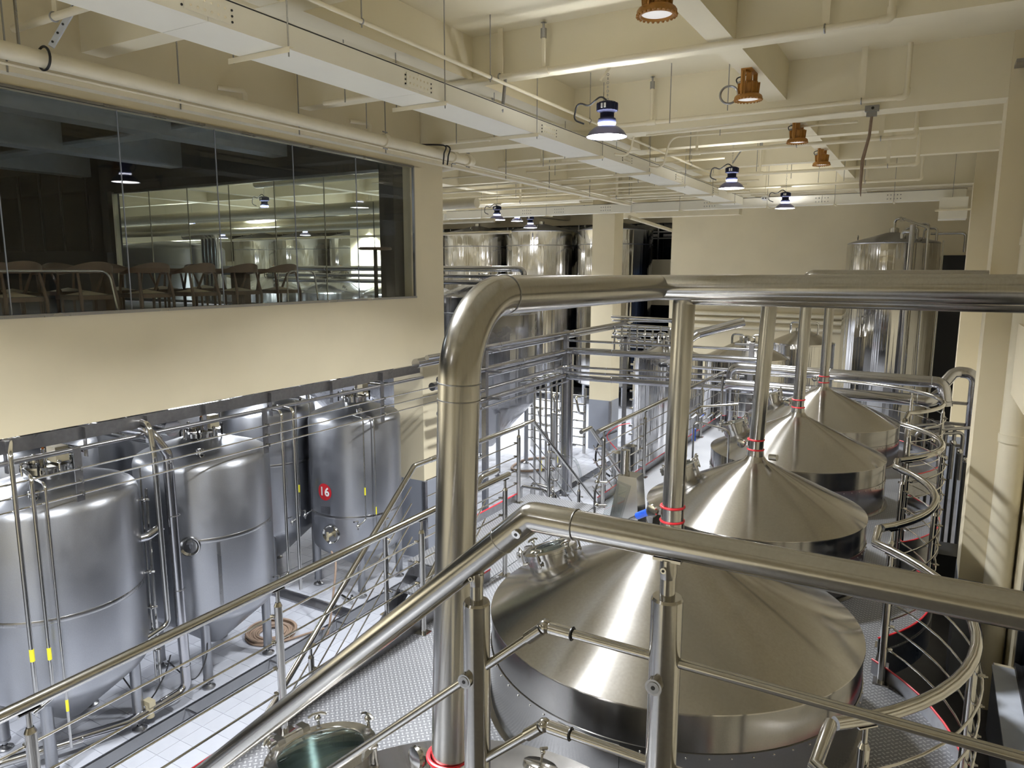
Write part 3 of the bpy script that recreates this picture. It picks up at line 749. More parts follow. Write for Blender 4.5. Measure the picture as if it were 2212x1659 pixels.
b = MB(); b.tube([(-1.99, 5.88, -2.08), (-1.9, 5.84, -2.02)], .012, 8); b.tube(fillet([(-2.13, 5.95, -2.17), (-2.25, 6.02, -2.25), (-2.2, 6.12, DZ)], .1, 4), .014, 8); build('stem', b, 'fit', g)
# ------------------------------------------------------------------ fermenting tanks below the mezzanine
def leg(parent, x, y, ztop, r=.062):
    b = MB(); b.cyl((x, y, FLOOR+.10), (x, y, ztop), r, 16); l = build('leg', b, 'tank', parent)
    b = MB(); b.cyl((x, y, FLOOR+.02), (x, y, FLOOR+.13), .022, 10); b.lathe([(.0, 0), (.085, 0), (.085, .018), (.05, .035), (.03, .05)], (x, y, FLOOR), 20); b.lathe([(.066, FLOOR+.125), (.066, FLOOR+.10), (0, FLOOR+.10)], (x, y, 0), 16)
    build('foot_pad', b, 'band', l)
def fermenter(label, x, y, R=.86, zr=-2.46, zb=-4.46, zc=-5.15, group='fermenting tanks under the mezzanine', front=True, dome=.25, seg=64, bands=(-3.55,), mat='tank', legs=True, man=True, lr=.71):
    t = thing('fermenting_tank', label, 'tank', (x, y, FLOOR), group); ax = (x, y, 0)
    prof = [(0, zr+dome), (R*.25, zr+dome-.02), (R*.9, zr+.045), (R*.955, zr+.015), (R*.985, zr-.02), (R, zr-.07), (R, zb), (R*.975, zb-.06), (R*.93, zb-.11), (.14, zc), (.09, zc-.03), (0, zc-.03)]
    build('shell', MB().lathe(prof, ax, seg), mat, t, angle=45)
    for z in bands: build('weld_band', MB().lathe([(R+.0005, z-.028), (R+.002, z-.026), (R+.002, z+.026), (R+.0005, z+.028)], ax, seg), 'band', t)
    if legs:
        for sx in (-1, 1):
            for sy in (-1, 1): leg(t, x+sx*lr*.707, y+sy*lr*.707, zb-.05)
    if man:
        hd = MB(); hz = zr+dome
        hd.lathe([(.21, -.05), (.21, .05), (.255, .05), (.255, .075), (0, .09)], (x, y, hz), 28); mh = build('manhole', hd, 'fit', t)
        for i in range(8):
            a = 2*PI*i/8; c, s = math.cos(a), math.sin(a); b = MB()
            b.cyl((x+.262*c, y+.262*s, hz-.02), (x+.262*c, y+.262*s, hz+.11), .012, 6); b.ball((x+.262*c, y+.262*s, hz+.12), .022, 6); build('clamp', b, 'black' if i % 2 else 'fit', mh)
        b = MB(); b.lathe([(.10, .085), (.10, .13), (.085, .14), (0, .14)], (x-.08, y-.06, hz), 20); build('sight_glass', b, 'fit', mh)
        b = MB(); b.box(x+.02, x+.20, y+.0, y+.14, hz+.10, hz+.27); build('motor_box', b, 'beige', mh, smooth=False)
        b = MB(); b.cyl((x+.15, y-.10, hz+.08), (x+.15, y-.10, hz+.27), .02, 8); b.cyl((x+.12, y-.10, hz+.2), (x+.18, y-.1, hz+.2), .012, 8); build('relief_valve', b, 'fit', mh)
        b = MB(); b.cyl((x+.15, y-.10, hz+.27), (x+.15, y-.10, hz+.36), .014, 8); build('float', b, 'orange', mh)
        b = MB(); b.lathe([(.05, 0), (.05, .06), (0, .075)], (x+R*.55, y-R*.45, zr+.12), 12); b.ring((x+R*.66, y-R*.5, zr+.13), .03, .007, 12, 6, axis=(1, 0, 0)); build('lifting_lug', b, 'fit', t)
    return t
tA = fermenter('big matt steel fermenting tank at the left edge of the picture', -8.39, 4.20, .88, bands=(-3.62,))
tB = fermenter('matt steel fermenting tank with a round port, behind the leftmost tank', -8.43, 6.21, .86, bands=(-3.42,))
t16 = fermenter('fermenting tank with a red number 16 disc', -8.5, 9.3, .78, zr=-2.46, zb=-4.62, bands=(-4.08,))
tC = fermenter('fermenting tank half hidden behind the number 16 tank', -10.06, 8.80, .80, zr=-2.4, dome=.24, bands=(-3.3,))
tE = fermenter('shadowy fermenting tank in the second row behind the leftmost tank', -10.6, 5.1, .82, zr=-2.35)
tF = fermenter('shadowy fermenting tank in the second row behind the tank with a round port', -10.7, 7.0, .82, zr=-2.15)
fermenter('shadowy fermenting tank in the second row, left of the others', -10.5, 3.2, .82, zr=-2.4)
# details: porthole, panel frame, number disc
b = MB(); b.M = frame_at((-8.43+.855*math.cos(math.radians(-51)), 6.21+.855*math.sin(math.radians(-51)), -3.47), (math.cos(math.radians(-51)), math.sin(math.radians(-51)), 0)); b.lathe([(.0, .004), (.09, .006), (.115, .03), (.125, .03), (.13, 0)], n=28); ph = build('porthole', b, 'fit', tB)
b = MB(); b.lathe([(.8605, -4.42), (.862, -4.42), (.862, -3.46), (.8605, -3.46)], (-8.43, 6.21, 0), 2, math.radians(-30), math.radians(-27)); build('weld_seam', b, 'band', tB)
def curve_text(txt, parent, ax, R, az, z, size, mat, name='number'):
    cu = bpy.data.curves.new('txt', 'FONT'); cu.body = txt; cu.size = size; cu.align_x = 'CENTER'; cu.align_y = 'CENTER'; cu.offset = .006; cu.space_character = 1.12; cu.resolution_u = 4
    o = bpy.data.objects.new('txt', cu); COL.objects.link(o); bpy.context.view_layer.update()
    me = bpy.data.meshes.new_from_object(o.evaluated_get(bpy.context.evaluated_depsgraph_get())); bpy.data.objects.remove(o)
    b = MB(); b.v = []
    for v in me.vertices:
        a = az+v.co.x/R; b.v.append((ax[0]+R*math.cos(a), ax[1]+R*math.sin(a), z+v.co.y))
    b.f = [tuple(p.vertices) for p in me.polygons]; bpy.data.meshes.remove(me)
    return build(name, b, mat, parent, smooth=False)
az16 = math.radians(-90); R16 = .78
b = MB(); vs = [(-8.5+(R16+.003)*math.cos(az16), 9.3+(R16+.003)*math.sin(az16), -3.66)]; rd = .145
for k in range(2):
    for i in range(32):
        a = 2*PI*i/32; q = rd*(.5 if k == 0 else 1); an = az16+q*math.cos(a)/R16; vs.append((-8.5+(R16+.003)*math.cos(an), 9.3+(R16+.003)*math.sin(an), -3.66+q*math.sin(a)))
fs = [(0, 1+i, 1+(i+1) % 32) for i in range(32)]+[(1+i, 33+i, 33+(i+1) % 32, 1+(i+1) % 32) for i in range(32)]
b.add(vs, fs); disc = build('number_disc', b, 'red', t16, label='round red disc with white 16')
curve_text('16', disc, (-8.5, 9.3), R16+.006, az16, -3.66, .20, 'white')
b = MB()
for (a0, a1, z0, z1, m) in ((-7, 7, -4.03, -3.91, 'band'),):
    b.lathe([(R16+.001, z0), (R16+.006, z0), (R16+.006, z1), (R16+.001, z1)], (-8.5, 9.3, 0), 4, az16+math.radians(a0), az16+math.radians(a1))
build('name_plate', b, 'plate', t16)
for tt, c, R, az, zz in ((t16, (-8.5, 9.3), .78, -82, -4.38),):
    a = math.radians(az); b = MB(); b.M = frame_at((c[0]+R*math.cos(a), c[1]+R*math.sin(a), zz), (math.cos(a), math.sin(a), 0))
    b.lathe([(.0, .0), (.13, .002), (.15, .03), (.16, .02), (.165, -.02)], n=26); mw = build('side_manhole', b, 'fit', tt)
    b = MB(); b.M = frame_at((c[0]+R*math.cos(a), c[1]+R*math.sin(a), zz), (math.cos(a), math.sin(a), 0)); b.cyl((0, 0, 0), (0, 0, .10), .03, 10); b.cyl((-.07, 0, .1), (.07, 0, .1), .02, 8); build('clamp_handle', b, 'beige', mw)
# standpipes in front of the tanks ------------------------------------
def standpipe(label, x, y, zt, zb, r=.017, top=None, foot=True, tape=True, group=None, ydir=-1):
    t = thing('standpipe', label, 'pipe', (x, y, zb-.1), group)
    pts = ([(x+top[0], y+top[1], zt)] if top else [])+[(x, y, zt), (x, y, zb), (x-.02, y-.14, zb-.05)] if foot else ([(x+top[0], y+top[1], zt)] if top else [])+[(x, y, zt), (x, y, zb)]
    build('pipe', MB().tube(fillet(pts, .07, 5), r, 12), 'fit', t)
    if foot:
        b = MB(); b.cyl((x-.02, y-.10, zb-.04), (x-.02, y-.20, zb-.07), r*1.5, 10); b.cyl((x-.02, y-.17, zb-.12), (x-.02, y-.17, zb+.03), .012, 8); b.ball((x-.02, y-.17, zb-.06), .032, 8); b.cyl((x-.02, y-.17, zb+.03), (x-.02, y-.26, zb+.04), .008, 6); v = build('tap', b, 'fit', t)
        build('tap_knob', MB().ball((x-.02, y-.26, zb+.04), .014, 8), 'black', v)
    if tape: build('tape', MB().cyl((x, y, zb+.42), (x, y, zb+.55), r+.001, 12), 'yellow', t, label='yellow tape mark')
    return t
SP = 'standpipes at the tanks'
standpipe('standpipe bending over the leftmost tank, first from the left', -7.50, 3.44, -1.74, -4.30, .022, (-.5, .25), group=SP)
standpipe('thin standpipe with yellow tape, second at the leftmost tank', -7.50, 3.60, -2.02, -4.36, .019, (-.35, .1), group=SP)
standpipe('thin standpipe with yellow tape, third at the leftmost tank', -7.50, 3.72, -2.12, -5.0, .014, (-.3, .05), foot=False, group=SP)
standpipe('left one of the two pipes between the round port tank and the number 16 tank', -7.66, 6.92, -1.95, -4.30, .022, (-.4, .1), foot=True, tape=False, group=SP)
standpipe('right one of the two pipes between the round port tank and the number 16 tank', -7.66, 7.13, -1.95, -4.62, .026, (-.4, .1), foot=False, tape=False, group=SP)
standpipe('left thin pipe down the number 16 tank with yellow tape', -7.74, 8.66, -2.35, -4.05, .012, (-.3, .1), group=SP)
standpipe('right thin pipe down the number 16 tank with yellow tape', -7.74, 8.92, -2.40, -4.45, .010, (-.3, .1), foot=False, group=SP)
standpipe('left thin pipe with yellow tape on the half hidden tank', -9.02, 8.46, -2.0, -4.15, .013, (-.2, .1), group=SP)
standpipe('right thin pipe with yellow tape on the half hidden tank', -8.98, 8.72, -2.0, -4.10, .013, (-.2, .1), group=SP)
# thick clad drop pipe with elbows between the two left tanks
t = thing('clad_pipe', 'thick clad drop pipe standing between the two left tanks', 'pipe', (-7.75, 5.25, FLOOR))
build('pipe', MB().tube(fillet([(-9.6, 4.9, -1.86), (-7.85, 5.10, -1.90), (-7.78, 5.25, -2.2), (-7.74, 5.26, -5.22), (-7.80, 4.95, -5.28)], .13, 6), .062, 18), 'clad', t)
build('pipe', MB().tube(fillet([(-8.9, 5.25, -1.75), (-7.80, 5.06, -1.80), (-7.76, 5.07, -2.2), (-7.76, 5.09, -4.28), (-7.80, 4.82, -4.36)], .1, 6), .034, 14), 'fit', t)
b = MB()
for z in (-2.95, -3.9, -4.9): b.ring((-7.745, 5.26, z), .063, .004, 20, 6)
build('seam_ring', b, 'band', t)
b = MB(); b.tube(fillet([(-7.80, 4.95, -5.28), (-7.86, 4.55, -5.32), (-8.05, 4.0, -5.28)], .1, 5), .055, 14); build('elbow', b, 'clad', t)
b = MB(); b.cyl((-7.815, 4.80, -5.37), (-7.815, 4.80, -5.2), .05, 10); b.box(-7.88, -7.75, 4.76, 4.84, -5.22, -5.15); build('valve', b, 'beige', t)
t = thing('clad_pipe', 'short clad cross pipe joining the leftmost tank to the drop pipe', 'pipe', (-7.85, 4.95, -3.2))
build('pipe', MB().tube(fillet([(-7.95, 4.74, -3.16), (-7.82, 4.95, -3.13), (-7.80, 5.12, -3.06)], .1, 5), .055, 16), 'clad', t)
b = MB(); b.ring((-7.87, 4.87, -3.14), .057, .004, 18, 6, axis=(.5, .8, .1)); build('seam_ring', b, 'band', t)
t = thing('valve_tree', 'upright row of small valves and gauges in the gap between the two left tanks', 'valves', (-7.9, 5.0, -5.0))
b = MB(); b.cyl((-7.92, 4.98, -5.0), (-7.92, 4.98, -2.3), .012, 8); b.cyl((-7.96, 5.06, -5.1), (-7.96, 5.06, -2.6), .02, 8); build('pipe', b, 'fit', t)
for z in (-2.7, -3.6, -4.05, -4.35, -4.6):
    b = MB(); b.cyl((-7.98, 4.9, z), (-7.84, 5.02, z), .014, 8); b.ball((-7.88, 4.98, z), .026, 8); build('valve', b, 'fit', t)
def cable(label, pts, r=.009, mat='black', name='cable', cat='cable', group=None):
    P = [Vector(p) for p in pts]; out = []
    for i in range(len(P)-1):
        p0 = P[max(0, i-1)]; p1 = P[i]; p2 = P[i+1]; p3 = P[min(len(P)-1, i+2)]
        for j in range(6):
            u = j/6; out.append(.5*((2*p1)+(p2-p0)*u+(2*p0-5*p1+4*p2-p3)*u*u+(3*p1-p0-3*p2+p3)*u**3))
    out.append(P[-1]); return single(name, MB().tube(out, r, 8), mat, label, cat, group)
cable('black cable loop hanging below the leftmost tank', [(-8.05, 4.6, -4.75), (-7.9, 4.8, -5.2), (-7.8, 5.0, -4.95), (-7.78, 5.1, -4.7)])
cable('black cable loop between the drop pipe and the round port tank', [(-7.85, 5.1, -4.8), (-7.75, 5.35, -5.15), (-7.8, 5.6, -5.0), (-7.95, 5.75, -4.7)])
# coiled hose lying on the floor, one run hanging from a valve
b = MB(); hs = thing('coiled_hose', 'tan rubber hose coiled flat on the white floor beside a tank leg', 'hose', (-8.32, 7.12, FLOOR))
pts = []
for i in range(7*28+1):
    a = 2*PI*i/28; f = i/(7*28); r = .17+.21*f; pts.append((-8.32+r*math.cos(a), 7.12+r*math.sin(a), FLOOR+.03+.012*math.sin(a*1.3)))
for i in range(40):
    a = 2*PI*i/28; r = .37-.02*i/40; pts.append((-8.32+r*math.cos(a), 7.12+r*math.sin(a), FLOOR+.07))
build('coil', b.tube(pts, .0165, 8), 'hose', hs)
build('tail', MB().tube([(-7.96, 7.02, FLOOR+.03), (-7.85, 7.3, FLOOR+.03), (-7.72, 7.62, FLOOR+.03)], .0165, 8), 'hose', hs)
cable('tan rubber hose hanging from a tank valve down into the drain', [(-7.98, 8.1, -4.45), (-7.75, 7.95, -4.55), (-7.64, 7.75, -5.0), (-7.62, 7.6, -5.5), (-7.66, 7.5, -5.6)], .017, 'hose', 'drain_hose', 'hose')
# cross channel and small floor fittings
single('drain_channel', MB().box(-10.4, -7.8, 8.05, 8.09, FLOOR, FLOOR+.03).box(-10.4, -7.8, 8.27, 8.31, FLOOR, FLOOR+.03).box(-10.4, -7.8, 8.09, 8.27, FLOOR, FLOOR+.006), 'plate', 'flat steel cross channel on the floor in front of the number 16 tank', 'drain', smooth=False)
t = thing('floor_valve', 'small valve with black knob standing on the floor before the number 16 tank', 'valve', (-7.95, 8.5, FLOOR))
b = MB(); b.cyl((-7.95, 8.5, FLOOR), (-7.95, 8.5, FLOOR+.16), .022, 10); b.cyl((-7.95, 8.5, FLOOR+.05), (-8.3, 8.6, FLOOR+.05), .02, 8); b.ball((-7.95, 8.5, FLOOR+.1), .04, 10); build('body', b, 'fit', t)
t = thing('floor_pipe', 'bright pipe running along the floor under the leftmost tank', 'pipe', (-8.2, 4.0, FLOOR))
build('pipe', MB().tube(fillet([(-8.0, 4.1, FLOOR+.2), (-8.35, 3.4, FLOOR+.2), (-8.5, 2.2, FLOOR+.2)], .2, 5), .05, 14), 'fit', t)
build('bracket', MB().box(-8.42, -8.34, 3.35, 3.43, FLOOR, FLOOR+.16), 'fit', t)
# pipe runs and tray along the bottom edge of the mezzanine wall
PG = 'thin pipes along the tank row'
for k, z in enumerate((-2.06, -2.20, -2.33)):
    t = thing('process_pipe', ['highest', 'middle', 'lowest'][k]+' of the three thin pipes running in front of the tank tops', 'pipe', (-7.55, 4, z), PG)
    build('pipe', MB().tube([(-7.55, YB+1, z), (-7.55, 10.5, z)], .0105, 8), 'fit', t)
t = thing('pipe_support', 'flat steel hanger holding three thin pipes over the leftmost tank', 'bracket', (-7.60, 4.13, -2.4), 'pipe hangers')
b = MB(); b.box(-7.61, -7.595, 4.07, 4.15, -2.45, -1.85); build('strap', b, 'plate', t, smooth=False)
for z in (-2.06, -2.20, -2.33): build('clip', MB().box(-7.60, -7.53, 4.10, 4.12, z-.02, z+.02), 'fit', t)
copy_tree(t, loc=(-7.60, 6.6, -2.4), label='flat steel hanger holding three thin pipes over the round port tank')
copy_tree(t, loc=(-7.60, 9.0, -2.4), label='flat steel hanger holding three thin pipes over the number 16 tank')
t = thing('cable_tray', 'steel tray fixed right under the bottom edge of the mezzanine wall', 'tray', (-8.05, 3, -1.86))
b = MB(); b.box(-8.2, -7.99, YB+1, 10.5, -1.86, -1.845); b.box(-7.995, -7.985, YB+1, 10.5, -1.86, -1.71); build('tray', b, 'plate', t, smooth=False)
t = thing('process_pipe', 'long steel pipe hanging on straps under the mezzanine wall edge', 'pipe', (-7.95, 3, -2.0))
build('pipe', MB().tube([(-7.93, YB+1, -1.94), (-7.93, 10.5, -1.94)], .028, 12), 'plate', t)
for y in (2.2, 3.6, 4.4, 5.13, 5.93, 7.0, 8.2, 9.4): build('hanger', MB().bar((-7.955, y, -2.05), (-7.955, y, -1.72), .06, .012, (0, 1, 0)), 'plate', t, smooth=False)
t = thing('process_pipe', 'fat steel header pipe lying behind the tank tops', 'pipe', (-9.3, 5.4, -2.0))
build('pipe', MB().tube([(-12, 5.7, -1.95), (-8.15, 5.6, -1.98)], .11, 18), 'clad', t)
build('pipe', MB().tube([(-12, 5.3, -2.05), (-8.1, 5.35, -2.08)], .07, 16), 'fit', t)
for k, (y, z, r, lab) in enumerate([(4.4, -1.98, .03, 'slanting steel pipe above the leftmost tank dome'), (7.6, -1.9, .03, 'steel cross pipe above the half hidden tank'), (9.6, -1.95, .035, 'steel cross pipe above the number 16 tank')]):
    single('process_pipe', MB().tube([(-11.5, y-.3, z), (-8.0, y, z)], r, 12), 'fit', lab, 'pipe')
for k, (x, y) in enumerate(((-9.4, 4.6), (-9.5, 7.2), (-9.6, 10.2), (-10.2, 6.2))):
    single('process_pipe', MB().tube([(x, y-1.5, -2.02-.03*k), (x, y+1.8, -2.02-.03*k)], .026, 10), 'fit', ['first', 'second', 'third', 'fourth'][k]+' lengthwise pipe over the rear tank row counted from the left', 'pipe', PG)
# ------------------------------------------------------------------ tall tanks at the far end
def tall(label, x, y, R=1.53, zr=1.60, dome=.34, group='tall mirror steel tanks along the far side', bands=(1.0, -1.2), zb=-4.6, extra=True):
    t = thing('tall_tank', label, 'tank', (x, y, FLOOR), group); ax = (x, y, 0)
    build('shell', MB().lathe([(R*.992, zr-.03), (R, zr-.06), (R, zb), (R*.96, zb-.05), (.1, zb-.5), (0, zb-.5)], ax, 72), 'tall', t, angle=50)
    build('roof_cone', MB().lathe([(0, zr+dome), (.2, zr+dome-.02), (R*.97, zr+.01), (R*1.002, zr-.02), (R*.99, zr-.05)], ax, 72), 'plate', t, angle=50)
    for z in bands: build('weld_band', MB().lathe([(R+.001, z-.02), (R+.003, z-.018), (R+.003, z+.018), (R+.001, z+.02)], ax, 72), 'band', t)
    b = MB()
    for a in (200, 290): b.ring((x+R*.8*math.cos(math.radians(a)), y+R*.8*math.sin(math.radians(a)), zr+.15), .06, .015, 12, 6, axis=(1, 0, 0))
    b.cyl((x, y, zr+dome-.03), (x, y, zr+dome+.1), .12, 16); build('roof_fitting', b, 'fit', t)
    for j in range(4):
        a = PI/4+j*PI/2; build('leg', MB().cyl((x+R*.8*math.cos(a), y+R*.8*math.sin(a), FLOOR), (x+R*.8*math.cos(a), y+R*.8*math.sin(a), zb), .09, 12), 'tank', t)
    return t
for k, (x, lab) in enumerate([(-11.43, 'tall mirror steel tank half hidden by the far column'), (-14.8, 'tall mirror steel tank seen whole between two columns, right of the first'),
        (-18.08, 'tall mirror steel tank right beside the near left column'), (-25.0, 'tall mirror steel tank seen through the glass behind the cream column'),
        (-28.8, 'tall mirror steel tank seen through the glass left of the cream column'), (-32.0, 'tall mirror steel tank seen through the glass behind the chairs'), (-21.5, 'tall mirror steel tank seen through the glass at its right end')]):
    tall(lab, x, 28.2)
tr_ = tall('big mirror steel water tank standing in front of the far cream wall', -1.10, 23.5, 1.185, .78, .30, None, (-.37,), -4.9)
# pipes of that tank
t = thing('tank_pipes', 'bundle of bent pipes coming down over the top of the water tank', 'pipes', (-1.0, 22.6, .8))
def pp(parent, pts, r, fr=.1, mat='fit', nm='pipe', n=12): return build(nm, MB().tube(fillet(pts, fr, 5), r, n), mat, parent)
pp(t, [(-1.10, 23.5, 1.05), (-1.10, 23.5, 1.42), (-.95, 23.3, 1.45), (-.25, 22.3, 1.12), (-.22, 22.25, -4)], .035)
pp(t, [(-.62, 22.25, 1.2), (-.62, 22.25, -3.5)], .075, mat='clad'); pp(t, [(-.62, 22.25, 1.02), (-.85, 22.4, 1.05), (-.85, 22.4, .85)], .05, .08)
for dx, zt in ((.30, 1.0), (.55, 1.1), (.75, .98)): pp(t, [(-1.1+dx, 22.9, .85), (-1.1+dx, 22.9, zt+.15), (-.8+dx, 22.8, zt+.15), (-.8+dx, 22.8, .8)], .03, .08)
pp(t, [(-.2, 23.0, 1.0), (.62, 23.0, 1.0), (.62, 23.0, .5)], .035, .1)
b = MB(); b.cyl((-1.10, 23.5, 1.12), (-1.10, 23.5, 1.2), .09, 16); b.box(-.98, -.84, 23.2, 23.34, 1.36, 1.46); build('flange', b, 'fit', t)
pp(t, [(.12, 22.6, .8), (.12, 22.6, -4.5)], .02)
# conical tank behind the pipe rack and its hidden neighbours seen through the glass
for x, lab in ((-10.55, 'conical bottom tank behind the pipe rack and the thick vertical pipe'), (-15.97, 'cone topped tank seen through the glass right of the last chair'), (-18.9, 'cone topped tank seen through the glass behind the last chair'), (-21.8, 'cone topped tank seen through the glass behind the middle chairs'), (-13.25, 'cone topped tank seen through the glass at its far right edge')):
    fermenter(lab, x, 17.0, 1.33, -.66, -3.55, -4.9, 'cone topped tanks in the left bay', dome=.42, bands=(-1.15,), lr=1.1, mat='dtank')
fermenter('pale flat topped tank seen through the left part of the glass', -20.1, 14.2, 1.5, .62, -3.5, -4.8, None, dome=.2, bands=(.1,), man=False, lr=1.1)
t = thing('clad_pipe', 'shiny bundle of clad vertical pipes seen through the glass behind the pale tank', 'pipe', (-17.9, 14.0, FLOOR))
for i in range(4): pp(t, [(-18.3+.22*i, 14.0-.05*i, FLOOR), (-18.3+.22*i, 14.0-.05*i, .95), (-19.6, 14.3, .95)], .10, .12, 'clad')
# header rack seen over the thick elbow, left
def rackrun(label, pts, r, fr=.1, mat='clad', group='header pipes'):
    t = thing('header_pipe', label, 'pipe', pts[0], group); build('pipe', MB().tube(fillet(pts, fr, 5), r, 14), mat, t)
    L = (Vector(pts[1])-Vector(pts[0])); b = MB()
    for f in (.25, .6): b.ring(Vector(pts[0])+L*f, r+.001, .006, 14, 6, axis=L)
    build('seam_ring', b, 'band', t); return t
rackrun('top clad header pipe high on the rack left of the thick elbow', [(-18, 16.2, .02), (-9.0, 16.2, .02), (-9.0, 16.2, -.6)], .075, .14)
rackrun('second clad header pipe high on the rack left of the thick elbow', [(-18, 16.3, -.18), (-8.9, 16.3, -.18)], .05)
rackrun('third clad header pipe high on the rack left of the thick elbow', [(-18, 16.25, -.34), (-9.1, 16.25, -.34)], .06)
pp(thing('header_pipe', 'thin bent pipe in front of the high header pipes', 'pipe', (-10.8, 15.9, -.2)), [(-9.2, 15.9, -.02), (-12.0, 15.9, -.02), (-12.0, 15.9, -1.5)], .022, .08)
# pipe rack on square posts
RX = -7.5
def rpost(label, x, y, zt, w=.10):
    t = thing('rack_post', label, 'post', (x, y, FLOOR), 'posts of the pipe rack'); b = MB(); b.bar((x, y, FLOOR), (x, y, zt), w, w, (0, 1, 0)); b.box(x-.1, x+.1, y-.1, y+.1, FLOOR, FLOOR+.015); build('post', b, 'plate', t, smooth=False)
    for z in (-1.5, -1.92, -2.45): build('arm', MB().box(x-.35, x+.35, y-.04, y+.04, z-.06, z-.02), 'plate', t, smooth=False)
rpost('square steel rack post where the rack turns the corner', RX, 15.6, -1.42); rpost('square steel rack post beside the thick vertical pipe', RX, 11.95, -1.55); rpost('square steel rack post behind the third kettle', -3.2, 15.6, -1.5); rpost('square steel rack post in front of the far column', -6.05, 15.75, -1.5, .08)
RG = 'lengthwise pipes of the rack'
rackrun('thickest clad pipe on top of the rack, running lengthwise to the far column', [(RX-.2, 10.0, -1.62), (RX-.2, 19.8, -1.56)], .085, group=RG)
rackrun('slim pipe on top of the rack beside the thickest one', [(RX+.05, 10.0, -1.50), (RX+.05, 19.8, -1.46)], .045, group=RG)
rackrun('upper middle pipe of the rack, running lengthwise', [(RX, 10.4, -1.94), (RX, 15.5, -1.92)], .06, group=RG)
rackrun('thick middle pipe of the rack, running lengthwise', [(RX-.15, 10.4, -2.08), (RX-.15, 15.6, -2.06)], .075, group=RG)
rackrun('upper of the two low pipes of the rack', [(RX, 10.4, -2.36), (RX, 15.5, -2.28), (RX+.6, 15.6, -2.28)], .045, .2, group=RG)
rackrun('lower of the two low pipes of the rack', [(RX, 10.4, -2.56), (RX, 15.5, -2.50)], .06, group=RG)
rackrun('lowest thin pipe of the rack, running lengthwise', [(RX+.1, 10.4, -2.68), (RX+.1, 15.5, -2.62)], .025, group=RG)
t = thing('drop_pipes', 'row of bent thin pipes dropping from the rack before the conical tank', 'pipes', (-7.7, 14.0, FLOOR))
for i in range(6): pp(t, [(-7.9, 14.1+.28*i, -2.5-.05*(i % 2)), (-7.55, 14.1+.28*i, -2.42), (-7.55, 14.15+.28*i, FLOOR+.3)], .028, .1, 'fit')
for i in (1, 4): build('tape', MB().cyl((-7.55, 14.15+.28*i, -4.6), (-7.55, 14.15+.28*i, -4.35), .030, 10), 'yellow', t, label='yellow tape mark')
pp(t, [(-7.55, 15.95, -1.9), (-7.55, 15.95, FLOOR)], .09, .1, 'clad')
XG = 'cross pipes of the rack'
rackrun('top thin cross pipe of the rack, leading to the kettles', [(-7.45, 15.6, -1.66), (-2.9, 15.6, -1.64)], .028, group=XG)
rackrun('thick clad cross pipe of the rack, second from the top', [(-7.45, 15.6, -1.90), (-2.9, 15.6, -1.86)], .078, group=XG)
rackrun('thin cross pipe in the middle of the rack', [(-7.45, 15.5, -2.28), (-3.3, 15.5, -2.20)], .026, group=XG)
rackrun('thin cross pipe right over the lowest pipe of the rack', [(-7.45, 15.45, -2.40), (-3.3, 15.45, -2.32)], .030, group=XG)
rackrun('lowest clad cross pipe of the rack', [(-7.45, 15.6, -2.54), (-2.9, 15.6, -2.50)], .065, group=XG)
rackrun('thin cross pipe with black valve end behind the third kettle', [(-5.0, 15.3, -2.05), (-3.2, 15.3, -2.06)], .035, group=XG)
b = MB(); b.ball((-5.05, 15.3, -2.05), .06, 10); b.cyl((-5.0, 15.3, -2.05), (-4.9, 15.3, -2.05), .045, 10); single('valve', b, 'black', 'black valve knob at the end of a thin cross pipe', 'valve')
# twin clad pipes turning down at the right wall
t = thing('clad_pipe', 'upper of the twin clad pipes behind the kettles, bending down at the wall', 'pipe', (-1.5, 15.0, -2.0), 'twin clad pipes behind the kettles')
build('pipe', MB().tube(fillet([(-3.45, 15.0, -3.2), (-3.45, 15.0, -1.95), (.28, 15.0, -1.98), (.36, 14.95, -2.4)], .16, 6), .105, 20), 'clad', t)
build('elbow', MB().tube(fillet([(.30, 15.1, -2.0), (.45, 15.3, -1.80), (.78, 15.3, -1.82), (.80, 15.3, FLOOR)], .18, 6), .10, 18), 'clad', t)
b = MB()
for q, ax in (((-1.6, 15, -1.965), (1, 0, 0)), ((.1, 15, -1.98), (1, 0, 0)), ((.36, 14.95, -2.3), (0, 0, 1))): b.ring(q, .107, .006, 20, 6, axis=ax)
build('seam_ring', b, 'band', t)
t = thing('clad_pipe', 'lower of the twin thick clad pipes behind the row of kettles', 'pipe', (-1.5, 14.8, -2.3), 'twin clad pipes behind the kettles')
build('pipe', MB().tube(fillet([(-3.5, 14.8, -2.28), (.12, 14.8, -2.30), (.25, 15.2, -2.22)], .16, 6), .11, 20), 'clad', t)
b = MB()
for x in (-1.9, -.1): b.ring((x, 14.8, -2.29), .112, .006, 20, 6, axis=(1, 0, 0))
build('seam_ring', b, 'band', t)
